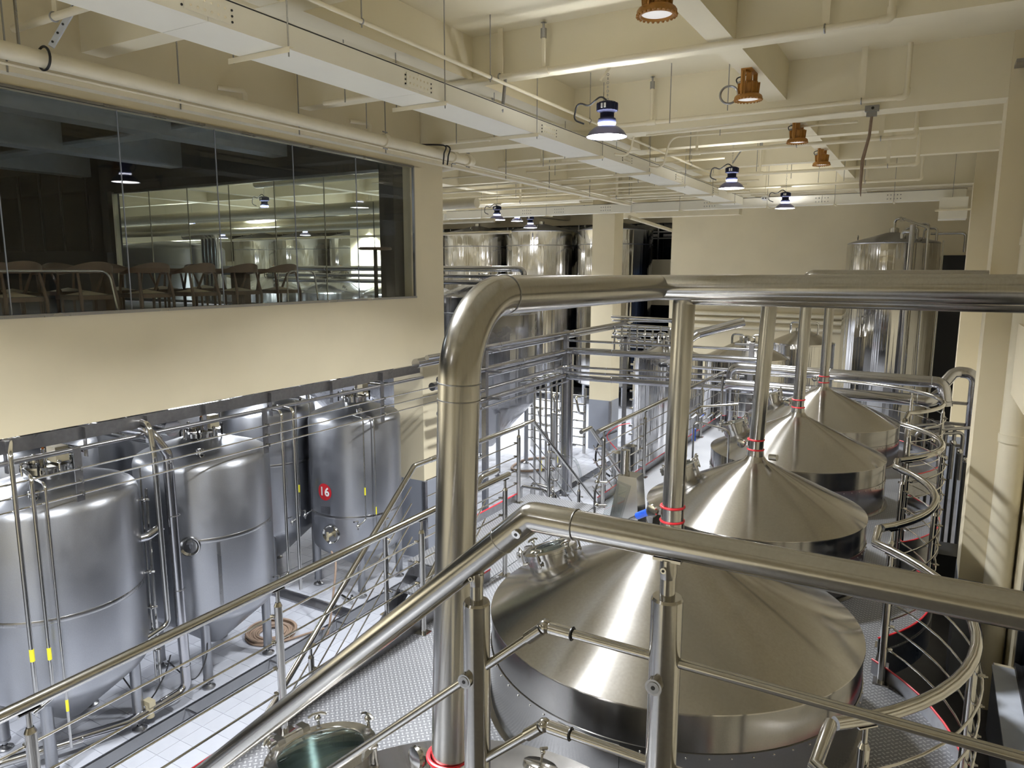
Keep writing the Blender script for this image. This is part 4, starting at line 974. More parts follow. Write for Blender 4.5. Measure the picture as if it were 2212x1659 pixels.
# vessels in the middle distance
def vessel(label, x, y, R, zr, dome=.35, zb=FLOOR+.6, group='vessels behind the platform', top=True):
    t = thing('process_vessel', label, 'tank', (x, y, FLOOR), group); ax = (x, y, 0)
    build('shell', MB().lathe([(R, zr-.03), (R, zb), (R*.9, zb-.1), (0, zb-.2)], ax, 56), 'tall', t, angle=50)
    build('dome', MB().lathe([(0, zr+dome), (.18, zr+dome-.02), (R*.95, zr+.02), (R+.012, zr), (R+.012, zr-.04), (R*.99, zr-.05)], ax, 56), 'cone', t, angle=50)
    for j in range(4):
        a = PI/4+j*PI/2; build('leg', MB().cyl((x+R*.8*math.cos(a), y+R*.8*math.sin(a), FLOOR), (x+R*.8*math.cos(a), y+R*.8*math.sin(a), zb-.05), .06, 10), 'tank', t)
    if top:
        b = MB(); b.lathe([(.2, zr+dome-.1), (.2, zr+dome+.05), (.22, zr+dome+.05), (0, zr+dome+.1)], ax, 20); mh = build('manhole', b, 'fit', t)
        b = MB()
        for a in (30, 150, 270): b.tube(fillet([(x+R*.5*math.cos(math.radians(a)), y+R*.5*math.sin(math.radians(a)), zr+.1), (x+R*.5*math.cos(math.radians(a)), y+R*.5*math.sin(math.radians(a)), zr+.55), (x+R*.1*math.cos(math.radians(a)), y+R*.1*math.sin(math.radians(a)), zr+.55), (x+R*.1*math.cos(math.radians(a)), y+R*.1*math.sin(math.radians(a)), zr+.3)], .1, 4), .028, 8)
        build('roof_pipe', b, 'fit', t)
    return t
vessel('polished vessel right of the far column, partly behind a vapour pipe', -5.75, 18.0, .86, -2.15, .32)
vessel('polished vessel with domed lid between two vapour pipes, behind the platform', -4.10, 19.4, 1.05, -2.22, .45)
vessel('small domed vessel behind the third vapour pipe, against the far wall', -3.1, 21.8, .85, -2.0, .35)
t = thing('clad_pipe', 'pale insulated pipe sloping up to the right before the far wall', 'pipe', (-5.0, 18.3, FLOOR))
build('pipe', MB().tube(fillet([(-5.30, 17.4, FLOOR), (-5.30, 17.4, -1.85), (-5.05, 18.0, -1.58), (-4.05, 18.6, -1.27)], .2, 6), .115, 20), 'clad', t)
# manifold clusters between column and vessels
t = thing('pipe_manifold', 'dense manifold of stacked pipes and valves right of the far column', 'pipes', (-7.0, 19.2, -1.8))
rr = random.Random(3)
for k in range(9):
    z = -1.32-.11*k; pp(t, [(-7.9, 19.4+.08*k, z), (-5.9-.1*(k % 3), 19.0+.1*k, z+.06*(k % 2)), (-5.9-.1*(k % 3), 19.0+.1*k, z-.5)], .03+.015*(k % 3 == 0), .1, 'fit')
for k in range(8):
    x = -7.6+.22*k; pp(t, [(x, 18.9, -1.5-.05*(k % 3)), (x, 18.9, -2.3-.1*(k % 2))], .025, .1, 'fit')
    build('valve', MB().ball((x, 18.88, -1.75-.07*(k % 4)), .06, 8), 'fit', t)
t = thing('pipe_manifold', 'stack of bright horizontal pipe racks low down right of the far column', 'pipes', (-6.7, 20.0, -3.8))
for k in range(9): build('rung', MB().tube([(-8.0, 21.3, -2.9-.28*k), (-6.4, 21.3, -2.95-.28*k)], .032, 8), 'fit', t)
for x in (-7.9, -6.5): build('post', MB().cyl((x, 21.36, FLOOR), (x, 21.36, -2.8), .04, 8), 'fit', t)
t = thing('pipe_manifold', 'row of bent valve pipes standing on the far end of the platform', 'pipes', (-3.2, 14.4, DZ))
for k in range(6): pp(t, [(-3.55+.24*k, 15.9, FLOOR+1), (-3.55+.24*k, 15.9, -2.72), (-3.35+.24*k, 15.3, -2.66)], .035, .1, 'fit')
# bottle and hose rack with bent tubes on the far floor
t = thing('hose_panel', 'flow panel of white looking horizontal pipes and swing bends on the far floor', 'panel', (-9.4, 19.6, FLOOR))
for k in range(7): build('pipe', MB().tube([(-10.7, 19.6, -3.72-.25*k), (-8.75, 19.6, -3.74-.25*k)], .03, 8), 'fit', t)
for k in range(7):
    x = -10.4+.25*k; z = -3.75-.5*(k % 3); pp(t, [(x, 19.5, z), (x, 19.2, z+.05), (x+.12, 19.2, z-.42), (x+.12, 19.5, z-.5)], .035, .1, 'fit', 'swing_bend')
for x in (-10.6, -9.6, -8.8): build('post', MB().cyl((x, 19.65, FLOOR), (x, 19.65, -3.5), .05, 10), 'fit', t)
build('bottle', MB().lathe([(.0, .30), (.025, .28), (.03, .2), (.06, .12), (.06, 0), (0, 0)], (-9.45, 19.45, -4.1), 12), 'white', t, label='small white bottle')
t = thing('pump_cart', 'tall narrow pump with valve handles standing on the far white floor', 'pump', (-9.3, 18.6, FLOOR))
b = MB(); b.lathe([(.0, 0), (.16, 0), (.16, .03), (.09, .06), (.09, 1.35), (.11, 1.4), (.0, 1.45)], (-9.3, 18.6, FLOOR), 16); build('body', b, 'fit', t)
b = MB(); b.cyl((-9.55, 18.5, -4.2), (-9.05, 18.6, -4.15), .04, 8); b.cyl((-9.3, 18.6, -4.1), (-9.3, 18.6, -3.8), .03, 8); build('valve', b, 'fit', t)
cable('dull hose lying in an S on the far white floor', [(-9.4, 18.5, FLOOR+.04), (-9.9, 18.0, FLOOR+.04), (-9.8, 17.0, FLOOR+.04), (-9.3, 16.9, FLOOR+.04), (-8.7, 17.6, FLOOR+.04), (-8.3, 17.4, FLOOR+.04)], .035, 'hose', 'floor_hose', 'hose')
cable('clear plastic hose looped below a valve beside the rack post', [(-7.3, 14.9, -4.3), (-6.9, 14.9, -4.35), (-6.75, 14.9, -4.8), (-7.0, 14.9, -5.15), (-7.3, 14.9, -5.0), (-7.25, 14.9, -4.5)], .035, 'clear', 'clear_hose', 'hose')
t = thing('valve_stand', 'small valve with bent tubes low at the foot of the rack post', 'valve', (-7.35, 14.9, FLOOR))
pp(t, [(-7.6, 14.8, -4.9), (-7.25, 14.8, -4.9), (-7.25, 14.8, -4.25), (-7.5, 14.8, -4.2), (-7.5, 14.8, -4.6)], .03, .08)
b = MB(); b.ball((-7.25, 14.8, -4.55), .07, 10); b.ball((-7.5, 14.8, -4.62), .06, 10); build('valve', b, 'fit', t)
b = MB(); b.cyl((-7.4, 14.8, FLOOR), (-7.4, 14.8, -4.9), .03, 8); build('stand', b, 'fit', t)
t = thing('pump_skid', 'pump skid with grey motor and tangled pipes beside the landing railing', 'pump', (-6.7, 12.6, FLOOR))
b = MB(); b.box(-7.3, -6.1, 12.2, 13.0, FLOOR+.1, FLOOR+.2); 
for x in (-7.2, -6.2): b.box(x-.04, x+.04, 12.25, 12.95, FLOOR, FLOOR+.1)
build('frame', b, 'plate', t, smooth=False)
build('motor', MB().cyl((-7.1, 12.6, FLOOR+.42), (-6.5, 12.6, FLOOR+.42), .19, 20), 'greypaint', t); build('pump_head', MB().cyl((-6.48, 12.6, FLOOR+.42), (-6.25, 12.6, FLOOR+.42), .2, 20), 'fit', t)
for k in range(4): pp(t, [(-7.2+.25*k, 12.9, FLOOR+.2), (-7.2+.25*k, 12.9, FLOOR+1.0+.1*(k % 2)), (-6.3, 12.7-.1*k, FLOOR+1.05+.1*(k % 2)), (-6.3, 12.7-.1*k, FLOOR+.4)], .032, .1)
t = thing('pump_skid', 'two motor pumps with red and black cables behind the railing near the far column', 'pump', (-5.6, 14.8, FLOOR))
for dy in (0, .7):
    build('motor', MB().cyl((-5.7, 14.6+dy, FLOOR+1.0), (-5.7, 14.6+dy, FLOOR+1.55), .16, 18), 'fit', t); build('pump_foot', MB().cyl((-5.7, 14.6+dy, FLOOR), (-5.7, 14.6+dy, FLOOR+1.0), .10, 14), 'fit', t)
cable('red cable looping over the motor pumps', [(-5.75, 14.6, -3.9), (-5.95, 14.5, -3.6), (-5.7, 14.5, -3.35), (-5.5, 14.7, -3.3)], .009, 'red'); cable('thick black cable loop beside the motor pumps', [(-5.8, 14.7, -3.5), (-6.1, 14.5, -3.7), (-6.15, 14.4, -4.2), (-5.85, 14.5, -4.5)], .022)
t = thing('fire_extinguisher', 'small red extinguisher on the floor behind the landing railing', 'extinguisher', (-5.3, 13.1, FLOOR))
build('bottle', MB().lathe([(0, 0), (.075, .0), (.08, .03), (.08, .42), (.05, .5), (.025, .53), (.025, .58), (0, .58)], (-5.3, 13.1, FLOOR), 18), 'red', t); build('valve', MB().box(-5.33, -5.24, 13.08, 13.12, FLOOR+.58, FLOOR+.63), 'black', t)
# dark plant behind the scalloped railings at the right
t = thing('control_pipes', 'tangle of grey pipes and valves in the dark corner at the right wall', 'pipes', (.5, 14.5, FLOOR))
for k in range(5): pp(t, [(-.2+.13*k, 14.3, -3.4), (-.2+.13*k, 14.3, -2.7-.1*(k % 2)), (.25+.13*k, 14.5, -2.65-.1*(k % 2)), (.25+.13*k, 14.5, -3.6)], .03, .08, 'plate')
for k in range(7): build('pipe', MB().cyl((.05+.11*k, 14.8+.05*(k % 2), FLOOR), (.05+.11*k, 14.8, -2.5-.12*k), .028, 8), 'dark', t)
for z in (-2.36, -2.75, -3.15): build('bar', MB().box(0, 1.1, 15.35, 15.42, z-.05, z), 'plate', t, smooth=False)
for k in range(6): build('valve', MB().ball((.2+.1*k, 14.25, -2.9-.14*(k % 3)), .05, 8), 'fit', t)
t = thing('dark_cabinet', 'black floor cabinet in the shade beside the right column', 'cabinet', (.5, 13.4, FLOOR))
b = MB(); b.box(.15, .95, 13.0, 13.6, FLOOR+.08, FLOOR+1.0); build('body', b, 'dark', t, smooth=False)
b = MB()
for x in (.2, .9):
    for y in (13.05, 13.55): b.cyl((x, y, FLOOR), (x, y, FLOOR+.08), .03, 8)
build('leg', b, 'plate', t); build('top', MB().box(.13, .97, 12.98, 13.62, FLOOR+1.0, FLOOR+1.03), 'dark', t, smooth=False)
# pipes along the far wall
for k, z in enumerate((-1.17, -1.5, -1.7, -1.95)): single('wall_pipe', MB().tube([(-7.6, 25.9, z), (-2.0, 25.9, z)], .07, 10), 'cpipe', ['highest', 'second', 'third', 'lowest'][k]+' of the four cream pipes along the far wall', 'pipe', 'cream pipes on the far wall')
# rain pipe on the right column
t = thing('rain_pipe', 'fat cream painted rain pipe standing before the right column', 'pipe', (.98, 10.48, FLOOR))
build('pipe', MB().cyl((.98, 10.47, FLOOR), (.98, 10.47, 2.6), .145, 28), 'cpipe', t)
for z in (-4.3, -2.0, .35, 1.55): 
    b = MB(); b.lathe([(.146, z-.05), (.158, z-.05), (.158, z+.05), (.146, z+.05)], (.98, 10.47, 0), 28); build('socket', b, 'cpipe', t)
b = MB(); b.box(.6, .98, 10.3, 10.6, 2.32, 2.36); build('bracket', b, 'plate', t, smooth=False)
# ------------------------------------------------------------------ ceiling services
def rods(parent, pts, zt=CEIL, r=.006):
    for (x, y, z) in pts: build('hanger_rod', MB().cyl((x, y, z), (x, y, zt), r, 6), 'band', parent)
# big flat busway trunking running down the hall
t = thing('cable_trunking', 'wide flat cream trunking running diagonally down the hall under the ceiling', 'trunking', (-4.78, 8, 1.70))
segs = [YB+.2, -3.5, -1.0, 1.5, 3.6, 6.0, 8.8, 11.6, 14.4, 17.2, 19.95]
for a, b_ in zip(segs, segs[1:]): build('section', MB().box(-5.03, -4.525, a+.003, b_-.003, 1.70, 1.886), 'duct', t, smooth=False)
lid = MB(); lid.box(-5.035, -4.525, segs[0], segs[-1], 1.892, 1.90); build('lid', lid, 'duct', t, smooth=False)
b = MB(); b.box(-5.02, -4.524, segs[0], segs[-1], 1.884, 1.894); build('lid_gap', b, 'dark', t, smooth=False)
for y in segs[2:-1]:
    pl = build('joint_plate', MB().box(-4.523, -4.517, y-.19, y+.19, 1.73, 1.86), 'duct', t, smooth=False)
    b = MB()
    for k in range(6):
        for z in (1.765, 1.825): b.ball((-4.516, y-.14+.056*k, z), .010, 6)
    build('bolt', b, 'cpipe', pl, kind='stuff')
    b = MB()
    for dy in (-.205, .205):
        for z in (1.75, 1.79, 1.83): b.ball((-4.522, y+dy, z), .009, 6)
    build('bolt_hole', b, 'black', pl, kind='stuff')
for y in (-1.9, .2, 2.3, 4.3, 6.4, 8.4, 10.5, 12.6, 14.7, 16.8, 18.9):
    br = build('bracket', MB().box(-5.16, -4.46, y-.02, y+.02, 1.690, 1.698).box(-5.16, -4.46, y-.022, y-.018, 1.655, 1.698), 'cpipe', t, smooth=False)
    rods(br, [(-5.12, y, 1.66), (-4.49, y, 1.63)])
t = thing('cable_trunking', 'cream trunking crossing the hall in front of the far wall', 'trunking', (-6, 20.1, 1.62))
xs = [-14, -11, -8.4, -5.4, -2.6, .47]
for a, b_ in zip(xs, xs[1:]): build('section', MB().box(a+.003, b_-.003, 19.96, 20.28, 1.63, 1.86), 'duct', t, smooth=False)
build('lid', MB().box(-14, .48, 19.955, 20.29, 1.866, 1.875), 'band', t, smooth=False)
for x in xs[1:-1]+[-1.0, -9.9]:
    b = MB()
    for k in range(5):
        for z in (1.70, 1.79): b.ball((x-.14+.07*k, 19.955, z), .014, 6)
    build('bolt', b, 'band', t, kind='stuff')
for x in (-12.6, -10.3, -7.6, -6.2, -3.9, -2.3, -1.0, .2):
    br = build('bracket', MB().box(x-.02, x+.02, 19.88, 20.33, 1.605, 1.625), 'cpipe', t, smooth=False); rods(br, [(x, 19.9, 1.6)])
# far right air box under the ceiling
t = thing('air_box', 'cream square air box under the trunking end at the far right', 'duct', (.2, 19.0, 1.2))
build('body', MB().box(-.05, .5, 19.2, 19.9, 1.15, 1.62), 'duct', t, smooth=False); build('bracket', MB().box(-.12, .56, 19.15, 19.2, 1.32, 1.36), 'cpipe', t, smooth=False)
# sprinkler pipes crossing the hall
def sprinkler(label, x0, x1, y, z, r, riser=None, clamps=(), heads=(), rr=.8):
    t = thing('sprinkler_pipe', label, 'pipe', ((x0+x1)/2, y, z), 'sprinkler pipes across the ceiling')
    pts = [(x0, y, z), (x1, y, z)]+([(x1, y, riser)] if riser else [])
    build('pipe', MB().tube(fillet(pts, .07, 5), r, 14), 'cpipe', t)
    if riser: build('elbow', MB().tube(fillet([(x1-.10, y, z), (x1, y, z), (x1, y, z+.10)], .06, 5), r*1.25, 14), 'cpipe', t)
    for x in clamps:
        c = build('clamp', MB().ring((x, y, z), r+.006, .008, 16, 6, axis=(1, 0, 0)), 'band', t)
        build('strap', MB().bar((x, y+.01, z+r), (x, y+.01, CEIL), .07, .008, (0, 1, 0)), 'cpipe', c, smooth=False)
    for x in heads:
        h = build('riser', MB().cyl((x, y, z), (x, y, CEIL-.16), r*.75, 12), 'cpipe', t)
        b = MB(); b.cyl((x, y, CEIL-.19), (x, y, CEIL-.09), r*1.1, 12); b.cyl((x, y, CEIL-.09), (x, y, CEIL-.03), .014, 8); b.lathe([(0, 0), (.035, .003), (0, .008)], (x, y, CEIL-.03), 10); build('sprinkler_head', b, 'band', h)
        b = MB(); b.cyl((x-.07, y, z), (x+.07, y, z), r*1.3, 14); build('tee', b, 'cpipe', t)
    return t
sprinkler('nearest cream sprinkler pipe across the ceiling, in front of the first big beam', -7.35, -.52, 7.64, 2.215, .032, 2.75, (-4.58, -1.07, -6.2), (-4.01,))
sprinkler('second cream sprinkler pipe, in front of the beam at the two columns', -7.4, -.48, 10.45, 2.10, .030, 2.72, (-5.6, -.98), (-3.72, -6.4))
sprinkler('third cream sprinkler pipe, seen under the amber lamps', -8.3, -.44, 13.4, 2.09, .032, 2.6, (-.93, -2.2), (-3.9, -7.06))
sprinkler('fourth cream sprinkler pipe, behind the second black lamp', -12, -.47, 16.4, 2.03, .032, 2.6, (-.98, -6.1), (-3.4, -8.3))
sprinkler('fifth cream sprinkler pipe, just before the far trunking', -12, -.45, 19.45, 2.07, .030, 2.6, (-1.6,), (-4.8, -9.5))
sprinkler('sixth cream sprinkler pipe, low over the far left bay', -14, -4.0, 18.3, 1.88, .035, None, (-7.4, -10.3), ())
sprinkler('cream sprinkler pipe close overhead in the top left corner', -7.9, -6.2, 4.05, 2.28, .035, None, (-7.2,), ())
# big cream main along the left wall, with tray below
t = thing('water_main', 'fat cream water main along the top of the mezzanine wall, ending in an elbow', 'pipe', (-7.45, 4, 1.95))
build('pipe', MB().tube(fillet([(-7.42, YB+.3, 1.95), (-7.50, 11.6, 1.95), (-8.6, 12.0, 1.95), (-14, 12.2, 1.95)], .25, 6), .080, 20), 'cpipe', t)
for y in (3.3, 9.05, 10.9, 11.35):
    b = MB(); b.cyl((-7.475, y-.035, 1.95), (-7.475, y+.035, 1.95), .098, 20); cl = build('coupling', b, 'cpipe', t)
    b = MB(); b.cyl((-7.475, y-.05, 2.075), (-7.475, y+.05, 2.075), .012, 6); b.cyl((-7.475, y-.05, 1.83), (-7.475, y+.05, 1.83), .012, 6); build('bolt', b, 'band', cl)
t = thing('cable_ladder', 'narrow cream cable tray running below the water main into the distance', 'tray', (-7.66, 6, 1.80))
b = MB(); b.box(-7.74, -7.60, YB+.3, 19.9, 1.80, 1.812); b.box(-7.603, -7.597, YB+.3, 19.9, 1.80, 1.85); build('tray', b, 'cpipe', t, smooth=False)
build('conduit', MB().tube([(-7.58, YB+.3, 1.865), (-7.58, 19.9, 1.865)], .016, 8), 'cpipe', t)
for y in (3.8, 5.6, 7.4, 9.2, 11.0, 12.9, 14.8, 17): build('hanger', MB().bar((-7.59, y, 1.79), (-7.59, y, CEIL), .012, .012, (0, 1, 0)), 'band', t, smooth=False)
t = thing('unistrut_brace', 'perforated white strut slanting up from the water main in the top left corner', 'bracket', (-7.3, 4.2, 2.0))
b = MB(); b.bar((-7.42, 4.12, 2.07), (-7.22, 4.45, 2.75), .05, .03, (.6, -.6, 0)); build('strut', b, 'paintwhite', t, smooth=False)
b = MB()
for k in range(8):
    f = (k+.5)/8; q = Vector((-7.42, 4.12, 2.07)).lerp(Vector((-7.22, 4.45, 2.75)), f); b.ball(q+Vector((.012, -.017, 0)), .0115, 8)
build('hole', b, 'black', t, kind='stuff')
b = MB(); b.ring((-7.43, 4.05, 1.95), .105, .012, 24, 6, axis=(0, 1, 0)); build('pipe_clamp', b, 'black', t)
build('rod', MB().bar((-7.55, 3.9, 2.05), (-7.55, 3.9, 2.75), .03, .015, (0, 1, 0)), 'band', t, smooth=False)
cable('bundle of black cables looped around the end of the water main', [(-7.9, 10.3, 2.1), (-7.3, 10.35, 2.05), (-7.33, 10.4, 1.92), (-7.35, 10.4, 1.75)], .012); cable('second black cable in the bundle at the water main', [(-7.9, 10.45, 2.12), (-7.32, 10.5, 2.06), (-7.35, 10.55, 1.9), (-7.37, 10.55, 1.76)], .012)
# wall vent pipes over the glazing
for k, y in enumerate((6.5, 8.9)):
    single('vent_pipe', MB().tube(fillet([(-8.0, y-.05, 2.25), (-7.86, y+.25, 2.25), (-7.86, y+.25, 2.06)], .05, 5), .03, 12), 'cpipe', ['bent cream stub pipe on the wall above the left glass panes', 'bent cream stub pipe on the wall above the right glass panes'][k], 'pipe')
# conduits
t = thing('lamp_conduit', 'long thin cream conduit running beside the wide trunking towards the black lamps', 'conduit', (-4.44, 8, 2.1))
build('pipe', MB().tube([(-4.44, YB+.3, 2.1), (-4.44, 17.3, 2.1)], .020, 10), 'cpipe', t)
for y in (2.6, 5.1, 7.2, 9.9, 12.4, 14.9):
    c = build('clamp', MB().ring((-4.44, y, 2.1), .022, .007, 12, 6, axis=(0, 1, 0)), 'band', t); rods(c, [(-4.44, y, 2.05)])
t = thing('flexible_conduit', 'grey flexible conduit bending down from the ceiling to the trunking', 'conduit', (-5.3, 8.2, 2.4))
build('pipe', MB().tube(fillet([(-3.2, 7.9, 2.64), (-4.62, 7.9, 2.60), (-4.60, 7.75, 1.95), (-4.53, 7.6, 1.82)], .22, 6), .020, 10), 'plate', t)
for k, (y, lab) in enumerate(((11.0, 'near'), (12.6, 'far'))):
    single('flexible_conduit', MB().tube(fillet([(-1.2, y-.1, 2.22), (-4.1, y-.1, 2.24), (-4.25, y, 1.75), (-4.50, y, 1.79)], .2, 6), .018, 8), 'cpipe', lab+' one of two thin conduits bending down to the trunking behind the first black lamp', 'conduit')
single('lamp_conduit', MB().tube(fillet([(-2.16, 8.35, 2.42), (-3.3, 8.13, 2.42), (-3.52, 8.13, 2.15)], .12, 5), .017, 8), 'cpipe', 'thin conduit arching from the first amber lamp to the nearest black lamp', 'conduit')
single('lamp_conduit', MB().tube(fillet([(-2.2, 14.3, 2.28), (-3.3, 14.25, 2.22), (-3.46, 14.25, 1.98)], .12, 5), .015, 8), 'band', 'thin dark conduit arching from the last amber lamp to the second black lamp', 'conduit')
single('lamp_conduit', MB().tube([(-3.9, 10.75, 1.98), (-.8, 10.60, 2.02)], .014, 8), 'cpipe', 'thin conduit along the soffit of the column beam with the junction box', 'conduit')
t = thing('junction_box', 'small grey junction box under the column beam with a dangling brown lead', 'box', (-.84, 10.75, 1.93))
build('body', MB().box(-.94, -.78, 10.55, 10.62, 1.99, 2.06).box(-.92, -.80, 10.56, 10.62, 1.93, 1.98), 'plate', t, smooth=False); build('lens', MB().cyl((-.85, 10.555, 2.025), (-.85, 10.545, 2.025), .018, 12), 'black', t)
build('cable', MB().tube([(-.86, 10.6, 1.93), (-.87, 10.6, 1.7), (-.93, 10.62, 1.4), (-.93, 10.62, 1.1), (-.92, 10.62, .95)], [.018, .018, .022, .018, .004], 8), 'hose', t)
# hanging black high bay lamps
def highbay(label, x, y, z=1.52, zc=2.10, power=1.0, side=-1, chain=True):
    t = thing('high_bay_lamp', label, 'lamp', (x, y, z), 'black high bay lamps'); ax = (x, y, z)
    hs = build('housing', MB().lathe([(0, .40), (.05, .40), (.10, .385), (.115, .37), (.115, .29), (.095, .285), (.08, .27), (.08, .215), (.10, .205), (.105, .19), (.105, .155), (.09, .15), (0, .15)], ax, 28), 'navy', t)
    b = MB()
    for k in range(16):
        a = 2*PI*k/16; b.bar((x+.113*math.cos(a), y+.113*math.sin(a), z+.29), (x+.113*math.cos(a), y+.113*math.sin(a), z+.375), .012, .02, (math.cos(a), math.sin(a), 0))
    build('cooling_fin', b, 'navy', hs, kind='stuff')
    build('label_plate', MB().box(x-.03, x+.03, y-.119, y-.113, z+.31, z+.36), 'white', hs, smooth=False)
    build('glow_gap', MB().lathe([(.096, .148), (.10, .14), (.098, .130), (.09, .128)], ax, 28), 'gap', t)
    build('reflector', MB().lathe([(.085, .132), (.105, .125), (.15, .10), (.20, .06), (.225, .02), (.237, 0), (.233, .001), (.20, .052), (.15, .092), (.10, .117), (.08, .12)], ax, 40), 'navyref', t)
    build('lens', MB().lathe([(0, .012), (.229, .012), (.229, .004), (0, .004)], ax, 40), 'lens', t, label='glowing white lens')
    if chain:
        n = int((CEIL-z-.4)/.045); b = MB()
        for k in range(n): b.ring((x, y, z+.42+.045*k), .013, .0035, 8, 5, axis=(1, 0, 0) if k % 2 else (0, 1, 0))
        build('chain', b, 'band', t, kind='stuff')
        build('cable', MB().tube(fillet([(x, y, z+.40), (x-.08, y, z+.47), (x-.22, y-.03, z+.36), (x-.36, y-.05, z+.42), (x-.40, y-.05, z+.22), (x-.28, y-.02, z+.17)], .06, 4), .0105, 8), 'black', t)
    area_light('lamp_light', (x, y, z-.004), .45, LAMP_W*power, t, (.95, .975, 1.0), spread=math.radians(132))
    area_light('ring_uplight', (x, y, z+.142), .25, LAMP_W*power*.13, t, (.97, .98, 1.0), rot=(PI, 0, 0))   # added uplight for the ceiling, at the glowing ring below the heat sink
    return t
highbay('nearest and largest black lamp, hanging on a chain beside the wide trunking', -3.43, 8.13, zc=2.42)
highbay('second black lamp down the hall, right at the end of the wide trunking', -3.46, 14.25)
highbay('farthest black lamp of the hall, before the cream far wall', -3.37, 19.4)
highbay('glowing lamp under the dark far left bay, left of the other one', -11.0, 18.2, 1.40, power=.55)
highbay('small black lamp under the dark far left bay in front of the tall tanks', -12.2, 22.4, 1.42, power=.8)
for x, y, p, lab in ((-17.2, 20.0, 2.2, 'lamp seen through the glass over the cone topped tanks'), (-23.5, 17.5, 2.2, 'lamp seen through the left part of the glass'), (-24.0, 23.5, 2.2, 'lamp deep in the left bay seen through the glass'), (-30.0, 24.0, 2.2, 'lamp farthest left in the bay behind the glass'), (-15.2, 13.5, 2.2, 'lamp near the right end of the glass behind it')):
    highbay(lab, x, y, 1.45, power=p)
for x, y in ((-19.4, 23.2), (-14.2, 25.0)): highbay('added unseen lamp over the tall tanks in the left bay, '+('behind the near column' if x < -18 else 'between two tanks'), x, y, 1.85, power=1.6)  # unseen lamps added to brighten the tall tank shells
for x, y, lab in ((-3.4, 2.2, 'black lamp hanging above the viewer'), (-3.4, -3.4, 'black lamp behind the viewer'), (-6.6, -.6, 'black lamp behind the viewer near the mezzanine wall')):
    highbay(lab, x, y)
# amber explosion proof lamps under the cross beam
def amber(label, x, y, z, ring=None, ry=0):
    t = thing('amber_lamp', label, 'lamp', (x, y, z), 'amber explosion proof lamps'); ax = (x, y, z)
    bd = build('housing', MB().lathe([(0, .20), (.04, .20), (.07, .185), (.105, .16), (.11, .10), (.095, .07), (.09, .05), (.13, .045), (.145, .035), (.155, .02), (.155, -.01), (.125, -.018), (.12, .0), (0, .0)], ax, 32), 'amber', t)
    b = MB()
    for k in range(24):
        a = 2*PI*k/24; b.ball((x+.15*math.cos(a), y+.15*math.sin(a), z-.012), .013, 6)
    build('bolt', b, 'amber', bd, kind='stuff')
    b = MB()
    for k in range(12):
        a = 2*PI*k/12; b.bar((x+.10*math.cos(a), y+.10*math.sin(a), z+.05), (x+.11*math.cos(a), y+.11*math.sin(a), z+.17), .012, .035, (math.cos(a), math.sin(a), 0))
    build('cooling_fin', b, 'amber', bd, kind='stuff')
    br = MB(); br.tube(fillet([(x-.04, y-.16, z+.03), (x-.04, y-.16, z+.28), (x+.02, y+.0, z+.295)], .03, 3), .014, 8); br.bar((x-.035, y-.15, z+.02), (x-.035, y-.15, z+.30), .05, .012, (0, 1, 0)); br.bar((x+.035, y+.15, z+.02), (x+.035, y+.15, z+.30), .05, .012, (0, 1, 0)); br.box(x-.06, x+.06, y-.16, y+.16, z+.295, z+.31); br.box(x-.03, x+.03, y-.03, y+.03, z+.2, z+.30)
    build('bracket', br, 'amber', t)
    build('lens', MB().lathe([(0, -.006), (.08, -.004), (.118, .0), (.118, .004), (0, .004)], ax, 28), 'lensrefl', t, label='pale unlit lens with reflected light painted as glow')
    if ring: build('cable', MB().ring((x-.22, y, z+.07), .10, .013, 28, 8, axis=(.25, -1, .1)), 'plate', t)
    b = MB(); b.cyl((x-.12, y, z+.17), (x-.04, y, z+.2), .03, 10); build('gland', b, 'plate', t); build('cable', MB().tube(fillet([(x-.12, y, z+.17), (x-.16, y, z+.24), (x-.02, y, z+.27)], .05, 4), .008, 6), 'black', t)
    return t
amber('nearest amber lamp, cut by the top edge of the picture', -2.03, 5.75, 1.96)
amber('amber lamp with a coiled cable, second from the viewer', -2.03, 8.95, 1.95, ring=True)
amber('third amber lamp, below the column beam', -2.03, 12.4, 1.98)
amber('fourth and farthest amber lamp with a junction plate below', -2.03, 15.2, 1.98)
t = thing('beam_bracket', 'perforated steel plate on the beam below the last amber lamp', 'bracket', (-2.03, 16.6, 2.0))
b = MB(); b.box(-2.13, -1.93, 16.69, 16.71, 2.27, 2.5); build('plate', b, 'plate', t, smooth=False); build('slot', MB().box(-2.05, -2.01, 16.68, 16.69, 2.3, 2.55), 'black', t, smooth=False)
t = thing('smoke_detector', 'small white round detector hanging beside the farthest black lamp', 'detector', (-3.7, 18.9, 1.68))
build('body', MB().lathe([(0, 0), (.05, .01), (.09, .05), (.09, .09), (.03, .11), (0, .11)], (-3.70, 18.6, 1.66), 18), 'white', t); build('rod', MB().cyl((-3.70, 18.6, 1.77), (-3.70, 18.6, CEIL), .008, 6), 'cpipe', t)
for dx in (-.03, .03): build('eye', MB().ball((-3.70+dx, 18.515, 1.71), .016, 8), 'black', t)
